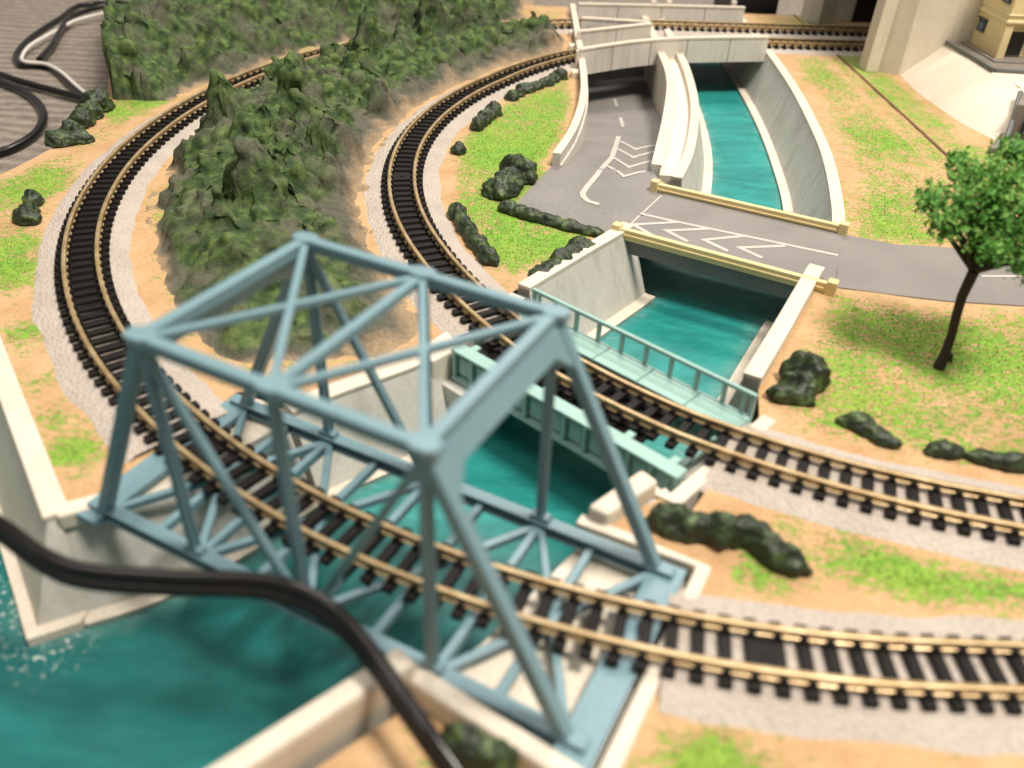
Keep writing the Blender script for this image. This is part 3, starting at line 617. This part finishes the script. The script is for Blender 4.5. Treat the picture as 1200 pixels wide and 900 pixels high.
plain('wall_pier', 'rounded cream wall corner touched by the thick black cable', 'wall', [(-1.72, 6.86), (-1.40, 6.62), (-1.08, 6.88), (-1.38, 7.20)], -2.25, .06, 'coping', .12)

# ------------------------------------------------------------------ overpass carrying both tracks over road and canal
ov = thing('overpass', 'pale concrete overpass with panelled side walls under the back tracks', 'overpass', (6.5, 41, -2.2))
def ov_plate(pts, name, z0, z1, th=.22, step=2.0):
    panels(ov, [Vector(q) for q in pts], [(-th/2, z0), (th/2, z0), (th/2, z1-.07), (-th/2, z1-.07)], M['concrete'], name, step=step, gap=.04)
    panels(ov, [Vector(q) for q in pts], [(-th/2-.03, z1-.07), (th/2+.03, z1-.07), (th/2+.03, z1), (-th/2-.03, z1)], M['coping'], 'coping', step=40)
front = spline([P2(at(678, 57, .45)), P2(at(740, 48, .45)), P2(at(800, 43.5, .45)), P2(at(905, 42, .45))], 6)
ov_plate(front, 'side_panel', -.62, .45)
ov_plate([P2(at(678, 36, .45)), P2(at(764, 26.5, .45))], 'side_panel', -.62, .45); ov_plate([P2(at(762, 25, .45)), P2(at(678, 19.5, .45))], 'side_panel', -.62, .45)
ov_plate([P2(at(678, 3.5, .45)), P2(at(760, 5, .45)), P2(at(877, 8, .45))], 'side_panel', -.62, .45)
sl_ = MB(); rings = []
for q in front: rings.append([Vector((q.x, q.y+.05, -.62)), Vector((q.x, q.y+2.6, -.62)), Vector((q.x, q.y+2.6, -.42)), Vector((q.x, q.y+.05, -.42))])
sl_.loft(rings).build('deck_slab', M['darkgrey'], ov)
MB().prism([(2.2, 40.3), (5, 41.6), (11.3, 42.3), (11.3, 45.6), (2.2, 45.2)], -.60, -.43).build('deck_slab', M['darkgrey'], ov)
MB().prism([P2(at(690, 33, .2)), P2(at(752, 26.5, .2)), P2(at(690, 22, .2))], -.1, .12).build('median_fill', M['paving'], ov)
for px, py in ((678, 58), (679, 36)):
    q = at(px, py, .45); MB().box((q.x-.03, q.y, -.12), (.14, .26, 1.1)).build('end_post', M['coping'], ov, bevel=.03)
for px, py in ((671, 38), (671, 54), (674, 85)):
    q = at(px, py, -.2); MB().box((q.x, q.y, -.26), (.34, .5, .30)).build('bearing_block', M['coping'], ov, bevel=.05)
for px in (766, 784, 860): q = at(px, 3.5, .5); MB().box((q.x, q.y, .50), (.26, .26, .22)).build('parapet_stud', M['coping'], ov, bevel=.03)

# ------------------------------------------------------------------ hills
def hill(name, nx, ny, x0, x1, y0, y1, hf):
    xs = np.linspace(x0, x1, nx); ys = np.linspace(y0, y1, ny); vs_, foot, keep = [], [], []
    for y in ys:
        for x in xs:
            m_ = hf.mask(x, y)
            if m_ <= -.25: vs_.append(Vector((x, y, ZG-.3))); foot.append(.45); keep.append(False); continue
            h, f = hf(x, y, m_); e = min(1, max(0, m_*1.4))
            dx = .16*e*nz(x, y, h*1.5+3, 2.1)+.07*e*nz(x, y, h*2+7, 5); dy = .16*e*nz(x, y, h*1.5+11, 2.1)+.07*e*nz(x, y, h*2+17, 5)
            vs_.append(Vector((x+dx, y+dy, ZG-.03+h))); foot.append(f); keep.append(True)
    fs = []
    for j in range(ny-1):
        for i in range(nx-1):
            q = (j*nx+i, j*nx+i+1, (j+1)*nx+i+1, (j+1)*nx+i)
            if any(keep[k] for k in q): fs.append(q)
    me = bpy.data.meshes.new(name); me.from_pydata([tuple(q) for q in vs_], [], fs); me.update(); brush = []
    nrm = [Vector(v.normal) for v in me.vertices]
    for i, v in enumerate(me.vertices):               # knobs and clefts pushed out along the surface, so cliffs get relief too
        k = 1-foot[i] if keep[i] else 0; c = vs_[i]*1.0; w_ = c+Vector((noise.noise(c*1.7), noise.noise(c*1.7+Vector((7, 0, 0))), noise.noise(c*1.7+Vector((0, 7, 0)))))*.22
        d, _ = noise.voronoi(w_*1.45); e, _ = noise.voronoi(w_*3.6)
        r_ = .17*max(0, 1-d[0]*1.35)+.19*(d[1]-d[0])+.06*(e[1]-e[0])+.12*noise.noise(c*.9)-.14; v.co = v.co+nrm[i]*r_*(.2+.8*k)*(.5+.5*sstep(16, 21, vs_[i].y))*(1 if keep[i] else 0); brush.append(max(0, min(1, .5+r_*3.4)))
    a = me.attributes.new('foot', 'FLOAT', 'POINT'); a.data.foreach_set('value', foot)
    a = me.attributes.new('brush', 'FLOAT', 'POINT'); a.data.foreach_set('value', brush)
    bm = bmesh.new(); bm.from_mesh(me); bmesh.ops.delete(bm, geom=[v for v in bm.verts if not v.link_faces], context='VERTS'); bm.to_mesh(me); bm.free()
    for p_ in me.polygons: p_.use_smooth = True
    me.materials.append(M['hill']); o = bpy.data.objects.new(name, me); C.objects.link(o); return struct(o)
def crag(x, y, s=1.0):                                # lumpy rock relief: rounded knobs with clefts between
    v = Vector((x*s, y*s, 2.3)); w_ = v+Vector((noise.noise(v*1.3), noise.noise(v*1.3+Vector((9, 0, 0))), 0))*.35
    d, _ = noise.voronoi(w_*1.0); e, _ = noise.voronoi(w_*2.1+Vector((5, 3, 1)))
    return .75*(d[1]-d[0])+.42*(e[1]-e[0])+.25*max(0, 1-d[0]*1.6)+.30*noise.noise(v*.7)+.10*noise.noise(v*4.2)-.12
PEAKS = [(-6.65, 20.35, 2.45, 1.15), (-9.1, 25.9, 2.35, .85), (-8.0, 24.3, 1.7, .9), (-7.5, 28.6, 2.3, .85), (-6.05, 34.4, 2.7, .9), (-4.0, 37.6, 2.5, 1.0), (-2.7, 38.6, 2.4, .9), (-.55, 41.0, 1.35, .6),
         (-7.0, 26.6, 1.7, .9), (-8.6, 30.6, 1.6, .8), (-5.3, 22.6, 1.2, .8), (-6.2, 31.5, 1.7, .8), (-7.7, 22.6, 1.4, .6), (-5.0, 29.5, 1.3, .7), (-1.6, 40.4, 1.4, .8), (-5.0, 36, 1.7, .8), (-7.2, 33.0, 1.6, .8), (-5.5, 25.2, 1.35, .8)]
WEDGES = [(-6.55, 19.75, 2.35, 1.35), (-8.95, 25.3, 2.25, 1.5), (-7.3, 22.6, 1.75, 1.2), (-7.35, 28.2, 2.1, 1.4), (-6.0, 33.9, 2.5, 1.5), (-6.0, 24.3, 1.6, 1.1), (-3.6, 37.2, 2.5, 1.2), (-2.4, 38.4, 2.3, 1.3), (-7.9, 30.4, 1.8, 1.3), (-.6, 40.8, 1.4, 1.6)]
class Mid:
    def mask(s, x, y):
        if x > 1.9 or y < 13.6: return -1
        j = .35*nz(x, y, 5, .8)
        m = min(-d_outer(x, y)-(1.5 if y < 24 else 1.15), d_inner(x, y)-1.05)
        front = (y-14.05-.10*(x+4.5)**2*.35)
        return min(m+j*.6, front*.8+j, (1.9-x)*.6, (-2.05-x)*.9+j if y < 18 else 9, (y-13.25-(x+3.31)*.77-.75)*.8+j*.3 if x > -5.2 else 9)
    def __call__(s, x, y, m):
        mo, mi = -d_outer(x, y)-(1.5 if y < 24 else 1.15), d_inner(x, y)-1.05
        e = sstep(-.1, 2.1, m); e2 = sstep(0, .8, m); up_ = sstep(17.0, 20.5, y)
        ridge = min(max(0, mo)*.75, max(0, mi)*.40, 1.05)       # steep towards the outer track, long slope towards the inner one
        h = (1-up_)*e*.75+up_*ridge*sstep(0, .5, m)+e2*crag(x, y, .8)*(.34+.34*up_*sstep(.3, 1.5, mi))
        for px, py, hh, rr_ in PEAKS:
            d = math.hypot((x-px)*(1.15), (y-py))/rr_
            if d < 1.6:
                d += .25*nz(x, y, 6, 2.0); k = hh*e2*max(0, 1-max(0, d)**1.9*.82)+.25*crag(x, y, 1.3)
                h = max(h, k)
        for px, y0, hh, kx in WEDGES:                          # crags with a sheer face towards the bridge and a falling back
            yy = y-y0+.25*nz(x, y, 4, 1.8)-.25*abs(x-px)
            if -.12 < yy < 3:
                k = (hh-kx*abs(x-px+.15*nz(x, y, 9, 2))-.6*max(0, yy))*sstep(-.12, .10, yy)*e2+.12*crag(x, y, 1.3); h = max(h, k)
        w_ = .75 if mo < mi else 1.7
        return max(-.02, h), 1-sstep(.0, w_, m+.3*nz(x, y, 2, 1.5))
class Back:
    def mask(s, x, y):
        left = x-(-14.9-(y-31.3)*.385)
        m = d_outer(x, y)-1.25+.5*nz(x, y, 5, .6)
        return min(m, 9 if left > -.02 else -1, (.2-x)*.7+.3*nz(x, y, 2, .7)) if y > 30.3 and y < 50 else -1
    def __call__(s, x, y, m):
        e = sstep(-.1, 3.4, m); e2 = sstep(0, 1.0, m); left = sstep(-.02, .5, x-(-14.9-(y-31.3)*.385))
        return max(-.02, e*1.9+e2*crag(x, y, .9)*.85), 1-sstep(.05, 1.0, m+.25*nz(x, y, 2, 1.5))
hill('rocky_hill', 190, 420, -11.6, 2.0, 13.6, 43.2, Mid())
hill('rocky_hill', 240, 200, -23, .6, 30.2, 49.8, Back())

# ------------------------------------------------------------------ dark green lumps (bushes)
def bush(label, lobes0, seed, group='dark green bushes beside the tracks'):   # lobes: (px, py of the foot, half width, half depth, height, heading)
    rnd = random.Random(seed); m = MB(); base = at(*lobes0[0][:2], ZG); lobes = list(lobes0)
    for a, b in zip(lobes0[:-1], lobes0[1:]): lobes.append(tuple((p_+q_)/2*(.88 if i in (2, 3, 4) else 1) for i, (p_, q_) in enumerate(zip(a, b))))
    for (px, py, rx, ry, h, hd) in lobes:
        q = at(px, py, ZG); bm = bmesh.new(); bmesh.ops.create_icosphere(bm, subdivisions=4, radius=1); ca, sa = math.cos(hd), math.sin(hd); off = rnd.uniform(0, 50)
        q = q+Vector((0, ry*.55, 0))
        for v in bm.verts:
            c = v.co.copy(); k = .97+.24*noise.noise(c*1.4+Vector((off, 0, 0)))+.20*noise.noise(c*3.0+Vector((0, off, 0)))+.10*noise.noise(c*6.5+Vector((0, 0, off)))
            x, y, z = c.x*k*rx, c.y*k*ry, max(-.25, c.z*k)*h*(1 if c.z > 0 else .5)
            v.co = Vector((q.x+x*ca-y*sa, q.y+x*sa+y*ca, ZG+h*.15+z*.80))
        idx = {v: i for i, v in enumerate(bm.verts)}
        m.add([v.co.copy() for v in bm.verts], [tuple(idx[v] for v in f.verts) for f in bm.faces]); bm.free()
    for i, v in enumerate(m.v): m.v[i] = v-base
    o = m.build('bush', M['bush'], None, smooth=180); o.location = base
    md = o.modifiers.new('remesh', 'REMESH'); md.mode = 'VOXEL'; md.voxel_size = .035; md.use_smooth_shade = True
    ms = o.modifiers.new('smooth', 'SMOOTH'); ms.factor = .5; ms.iterations = 2
    return tag(o, label, 'bush', group)
bush('dark bush clump at the left board edge beside the carpet cables', [(112, 132, .52, .6, .75, .3), (92, 150, .45, .5, .55, .5), (66, 172, .42, .42, .5, .3), (92, 168, .42, .35, .4, -.2)], 1)
bush('small two-lobed bush on the far left grass outside the outer track', [(37, 242, .28, .3, .42, 0), (28, 264, .30, .4, .42, 1.2)], 2)
bush('double bush between the inner track and the meadow above the lone small bush', [(578, 136, .30, .38, .5, .6), (568, 144, .28, .34, .42, .4), (559, 153, .27, .3, .42, .2)], 3)
bush('long low bush at the top of the meadow inside the inner track', [(656, 93, .32, .4, .42, .5), (640, 101, .40, .3, .32, .6), (616, 109, .42, .34, .36, .6), (599, 118, .28, .3, .36, 0)], 4)
bush('lone small bush on bare sand inside the inner track', [(537, 181, .26, .3, .34, 0)], 5)
bush('largest bush on the meadow left of the road junction', [(606, 214, .52, .62, .72, .9), (586, 232, .55, .55, .55, .5)], 6)
bush('narrow hedge along the lower kerb of the road junction', [(597, 250, .32, .3, .34, -.3), (620, 258, .38, .26, .30, -.3), (645, 264, .34, .25, .28, -.3), (668, 271, .36, .24, .27, -.3), (693, 276, .40, .22, .22, -.3)], 7)
bush('long sausage shaped bush beside the inner track below the meadow', [(535, 258, .26, .42, .42, .3), (547, 278, .26, .45, .40, .5), (560, 295, .27, .42, .38, .55), (572, 310, .27, .35, .40, .6)], 8)
bush('flat dark bush behind the canal wall at the end of the girder railing', [(682, 298, .35, .4, .36, .9), (660, 312, .36, .36, .34, .7), (638, 326, .38, .3, .28, .6)], 9)
bush('big two-lobed bush beside the canal wall left of the tree', [(945, 457, .48, .42, .82, -.9), (928, 474, .48, .24, .38, -.1)], 10)
bush('pebble like bush on the sand beside the inner track below the tree', [(1005, 504, .36, .22, .30, -.3), (1038, 523, .30, .20, .26, -.6)], 11)
bush('short bush beside the inner track left of the right frame edge', [(1108, 537, .36, .2, .28, -.1)], 12)
bush('low bush cut by the right frame edge above the inner track', [(1155, 545, .34, .2, .24, -.2), (1192, 552, .38, .22, .30, -.1)], 13)
bush('largest sprawling bush between the two tracks right of the bridges', [(788, 627, .46, .30, .50, -.3), (846, 640, .32, .30, .55, .9), (880, 638, .36, .24, .48, -.5), (918, 668, .46, .24, .42, -.5)], 14)
bush('blurred dark bush at the bottom beside the thick black cable', [(545, 892, .36, .26, .42, -.4), (580, 905, .3, .24, .36, 0)], 15)

bush('tiny dark tuft at the foot of the tree trunk', [(1112, 424, .09, .09, .22, 0)], 16)
# ------------------------------------------------------------------ trees
def tree(label, base, fork, blobs, seed, nleaf=430):
    rnd = random.Random(seed); base = Vector(base); t = thing('tree', label, 'tree', base)
    m = MB(); f = Vector(fork)
    tr_pts = [base+(f-base)*k+Vector((.05*math.sin(k*6), .04*math.sin(k*4), 0)) for k in (0, .15, .35, .55, .75, 1)]
    m.tube(tr_pts, [.125, .10, .09, .095, .10, .11], 12)
    for b in blobs:
        c = Vector(b[:3]); mid_ = f.lerp(c, .5)+Vector((rnd.uniform(-.1, .1), rnd.uniform(-.1, .1), .1)); m.tube([f, mid_, c], [.07, .045, .02], 7)
    m.build('trunk', M['bark'], t, smooth=60)
    cm = MB()
    for (x, y, z, r_) in blobs:
        for _ in range(int(nleaf*(r_/.45)**2)):
            d = Vector((rnd.gauss(0, 1), rnd.gauss(0, 1), rnd.gauss(0, 1))).normalized()*r_*(rnd.random()**.42)*rnd.uniform(.75, 1.32)
            q = Vector((x, y, z))+d; a = Vector((rnd.gauss(0, 1), rnd.gauss(0, 1), rnd.gauss(0, 1))).normalized(); b = a.orthogonal().normalized(); s = rnd.choice((.03, .045, .06, .09))*rnd.uniform(.8, 1.2)
            n = a.cross(b)*s*.25
            cm.add([q-a*s, q+b*s*.7+n, q+a*s, q-b*s*.7+n], [(0, 1, 2, 3)])
    cm.build('crown', M['leaf'], t); return t
tb = at(1100, 431, ZG)
TBX = []
for px, py, z, r_ in ((1150, 275, 2.5, .42), (1110, 258, 2.75, .40), (1095, 232, 2.9, .30), (1175, 250, 2.9, .50), (1140, 235, 3.1, .45), (1130, 200, 3.35, .36), (1165, 215, 3.4, .46), (1195, 280, 2.6, .5), (1215, 235, 3.1, .6), (1200, 190, 3.6, .5), (1240, 270, 2.8, .6), (1250, 210, 3.4, .6), (1120, 182, 3.5, .16), (1085, 238, 2.85, .18), (1210, 310, 2.35, .4), (1165, 295, 2.4, .3), (1180, 175, 3.7, .3)):
    q = Vector((tb.x+.25, tb.y+.15, 0)); d = at(px, py, z); TBX.append((d.x, d.y, z, r_))
fk = at(1141, 318, 1.75)
tree('dark trunked green tree leaning over the right meadow', tb, fk, TBX, 5)
# ------------------------------------------------------------------ right-hand hillside: portal piers, slope, terrace, house
pr = thing('tunnel_portal', 'tall pale concrete portal wall where the back tracks vanish on the right', 'tunnel portal', (16, 38, -.36))
def quadcol(poly, z0, z1, sx=0, sy=0, m='concrete', name='pier', par=None, bev=.03):
    o = MB().prism(poly, z0, z1); n = len(poly)
    for i in range(n, 2*n): o.v[i] = o.v[i]+Vector((sx, sy, 0))
    return o.build(name, M[m], par or pr, bevel=bev)
quadcol([(14.52, 38.45), (14.60, 37.72), (15.10, 37.66), (15.20, 38.6)], ZG, 7.5, .25, .0, 'coping')
quadcol([(15.02, 38.0), (15.9, 37.35), (30, 37.35), (30, 38.6), (15.02, 38.6)], ZG, 7.5, 0, 0, 'coping', 'retaining_wall', bev=0)
quadcol([(14.40, 46.75), (14.95, 46.45), (15.75, 46.75), (16.8, 47.0), (16.8, 47.9), (14.4, 47.9)], ZG, 7.5, .3, 0, 'concrete')
MB().prism([(16.7, 47.2), (30, 47.2), (30, 47.9), (16.7, 47.9)], ZG, 7.5).build('tunnel_wall', M['black'], pr)
MB().prism([(29.5, 38.6), (30, 38.6), (30, 47.2), (29.5, 47.2)], ZG, 7.5).build('tunnel_wall', M['black'], pr)
MB().prism([(14.4, 37.4), (30, 37.4), (30, 48), (14.4, 48)], 7.5, 8.0).build('tunnel_roof', M['black'], pr)
sp_ = thing('embankment', 'smooth cream concrete slope below the cream house', 'embankment', (16.6, 33, -.36))
b0, b1, b2 = (15.98, 37.35, ZG), (15.94, 33.06, ZG), (16.62, 29.29, ZG); t0, t1, t2 = (17.54, 37.35, 1.0), (17.6, 33.1, 1.0), (17.85, 31.2, 1.0)
bq = spline([Vector(b0), Vector((15.85, 35.2, ZG)), Vector(b1), Vector((16.1, 31.2, ZG)), Vector(b2)], 5); tq = spline([Vector(t0), Vector((17.52, 35.2, 1)), Vector(t1), Vector((17.7, 32.2, 1)), Vector(t2)], 5)
MB().loft([[b, t_, Vector((19.5, t_.y, 1.0)), Vector((19.5, b.y, ZG))] for b, t_ in zip(bq, tq)]).build('slope_face', M['slope'], sp_, smooth=40)
te = thing('terrace', 'grey paved terrace with dark edge in front of the cream house', 'terrace', (20, 35, 1.0))
pq = [(17.50, 37.33), (17.62, 33.15), (18.75, 33.05), (30, 33.0), (30, 37.33)]
MB().prism(pq, .98, 1.06).build('paving', M['paving'], te, bevel=.02)
for a, b in zip(pq[:3], pq[1:4]): MB().beam((*a, 1.06), (*b, 1.06), .16, .14).build('edge_strip', M['darkgrey'], te, bevel=.02)
MB().prism([(18.2, 34.7), (19.9, 34.45), (19.9, 34.2), (18.1, 34.3), (18.05, 37.3), (18.35, 37.3)], 1.06, 1.12).build('step', M['paving'], te, bevel=.02)
MB().prism([(17.75, 31.3), (30, 31.3), (30, 33.0), (17.66, 33.0)], .6, .99).build('lower_slab', M['slope'], te, bevel=.02)
ho = thing('house', 'cream house with dark framed windows on the terrace at the upper right', 'house', (19.5, 36, 1.06))
MB().prism([(18.42, 34.9), (18.72, 34.9), (18.72, 35.3), (20.1, 35.3), (20.1, 34.6), (24, 34.6), (24, 37.3), (18.42, 37.3)], 1.06, 2.35).build('wall', M['house'], ho, bevel=.01)
MB().prism([(18.42, 34.9), (20.1, 34.9), (20.1, 34.6), (24, 34.6), (24, 37.3), (18.42, 37.3)], 2.35, 5.5).build('wall', M['house'], ho, bevel=.01)
MB().prism([(18.36, 34.84), (20.1, 34.84), (20.1, 37.3), (18.36, 37.3)], 2.36, 2.46).build('belt_course', M['house_trim'], ho, bevel=.02)
MB().prism([(18.38, 34.86), (20.1, 34.86), (20.1, 37.3), (18.38, 37.3)], 2.62, 2.68).build('belt_course', M['house_trim'], ho, bevel=.015)
dr = MB().prism([(18.92, 35.22), (19.48, 35.22), (19.48, 35.31), (18.92, 35.31)], 1.12, 2.0).build('door', M['door'], ho)
MB().prism([(18.84, 35.25), (19.56, 35.25), (19.56, 35.32), (18.84, 35.32)], 1.10, 2.08).build('door_frame', M['house_trim'], dr)
def house_window(y0, y1, z0, z1):
    w_ = MB().prism([(18.36, y0), (18.46, y0), (18.46, y1), (18.36, y1)], z0, z1).build('window', M['frame'], ho, bevel=.01)
    MB().prism([(18.345, y0+.12), (18.40, y0+.12), (18.40, y1-.12), (18.345, y1-.12)], z0+.08, z1-.1).build('pane', M['glass'], w_)
    MB().prism([(18.33, y0-.05), (18.46, y0-.05), (18.46, y1+.05), (18.33, y1+.05)], z1, z1+.06).build('lintel', M['frame'], w_)
wq = atx(1147, 37, 18.4); we = atx(1153, 21, 18.4)
house_window(36.42, 37.08, 1.66, 2.10); house_window(35.15, 35.8, 2.98, 3.45)
wf = MB().prism([(19.3, 34.84), (19.9, 34.84), (19.9, 34.95), (19.3, 34.95)], 2.8, 3.35).build('window', M['frame'], ho)
# low annex right of the slope
an = thing('annex', 'low grey annex with a dark blue window beside the concrete slope', 'building', (18, 29.5, ZG))
MB().prism([(16.85, 29.5), (22, 28.6), (22, 31.2), (17.9, 31.2)], ZG, .9).build('wall', M['paving'], an, bevel=.02)
MB().tube([at(1176, 176, -.2), at(1190, 130, .5), at(1196, 108, .95)], .09, 8).build('drain_pipe', M['darkgrey'], an, smooth=40)
MB().prism([(17.25, 29.28), (18.0, 29.15), (18.02, 29.3), (17.27, 29.43)], -.05, .6).build('window', M['frame'], an)
MB().prism([(15.7, 28.2), (17.4, 28.0), (17.5, 29.0), (16.4, 29.2)], ZG, -.2).build('step', M['paving'], an, bevel=.02)
# plain black box added on the carpet behind the board
plain('black_box', 'black box on the carpet behind the back track', 'case', [(11.2, 49.5), (13.6, 49.5), (13.6, 55), (11.2, 55)], -2.74, 2.2, 'black', .1)

# ------------------------------------------------------------------ cables
def cable(name, label, pts, rad, m='cable', n=10, group=None, flat=None):
    p_ = spline([Vector(q) for q in pts], 8); base = p_[0].copy(); mb = MB()
    if flat:                                          # twin lead: two strands moulded side by side
        for e in (-1, 1): mb.tube([q-base+Vector((0, .35, .94))*e*rad*.62 for q in p_], rad*.72, 14)
    else: mb.tube([q-base for q in p_], rad, 14)
    o = mb.build(name, M[m], None, smooth=60); o.location = base
    return tag(o, label, 'cable', group)
cable('power_cable', 'thick black cable drooping across the foreground over the water', [(-26, 10, -1.9), (-18, 10.2, -1.2), (-12.5, 10.0, .2), at(-80, 575, .9), at(0, 620, .95), at(50, 656, .9), at(100, 675, .86), at(200, 683, .84), at(300, 686, .80), at(355, 700, .72), at(400, 729, .60), at(440, 776, .40), at(472, 822, .30), at(500, 862, .26), at(535, 910, .10), at(580, 980, -.2), at(620, 1060, -.3)], .14, flat=True)
ZC = -2.6
def cpts(L, dz=0): return [at(x, y, ZC+dz) for x, y in L]
cable('floor_cable', 'black floor cable with the sharp bend nearest the white wire', cpts([(160, -8), (142, 2), (95, 6), (70, 22), (45, 38), (30, 50), (19, 64), (20, 72), (27, 77), (51, 77), (66, 84), (80, 98), (97, 113), (112, 128)]), .14)
cable('floor_cable', 'black floor cable doubling back in a short tail on the carpet', cpts([(165, -4), (140, 4), (110, 10), (84, 20), (72, 34), (62, 52), (50, 66), (46, 70)], .2), .15)
cable('floor_cable', 'nearly straight black floor cable running to the bush clump', cpts([(-420, 10), (-200, 40), (-90, 62), (-20, 80), (0, 87), (20, 94), (40, 100), (70, 108), (95, 115), (115, 122)], .1), .15)
cable('floor_cable', 'black floor cable curling in a wide loop at the left frame edge', cpts([(-420, 30), (-200, 58), (-90, 76), (-20, 92), (0, 97), (29, 109), (45, 122), (51, 136), (47, 150), (36, 162), (15, 174), (0, 179), (-25, 186), (-120, 205), (-300, 235)]), .18)
cable('floor_wire', 'thin white wire lying along the bent black floor cable', cpts([(160, 6), (140, 11), (115, 17), (89, 24), (75, 31), (55, 42), (36, 53), (27, 64), (28, 72), (53, 75), (71, 84), (88, 99), (104, 113), (115, 126)], .18), .085, 'wire_white')
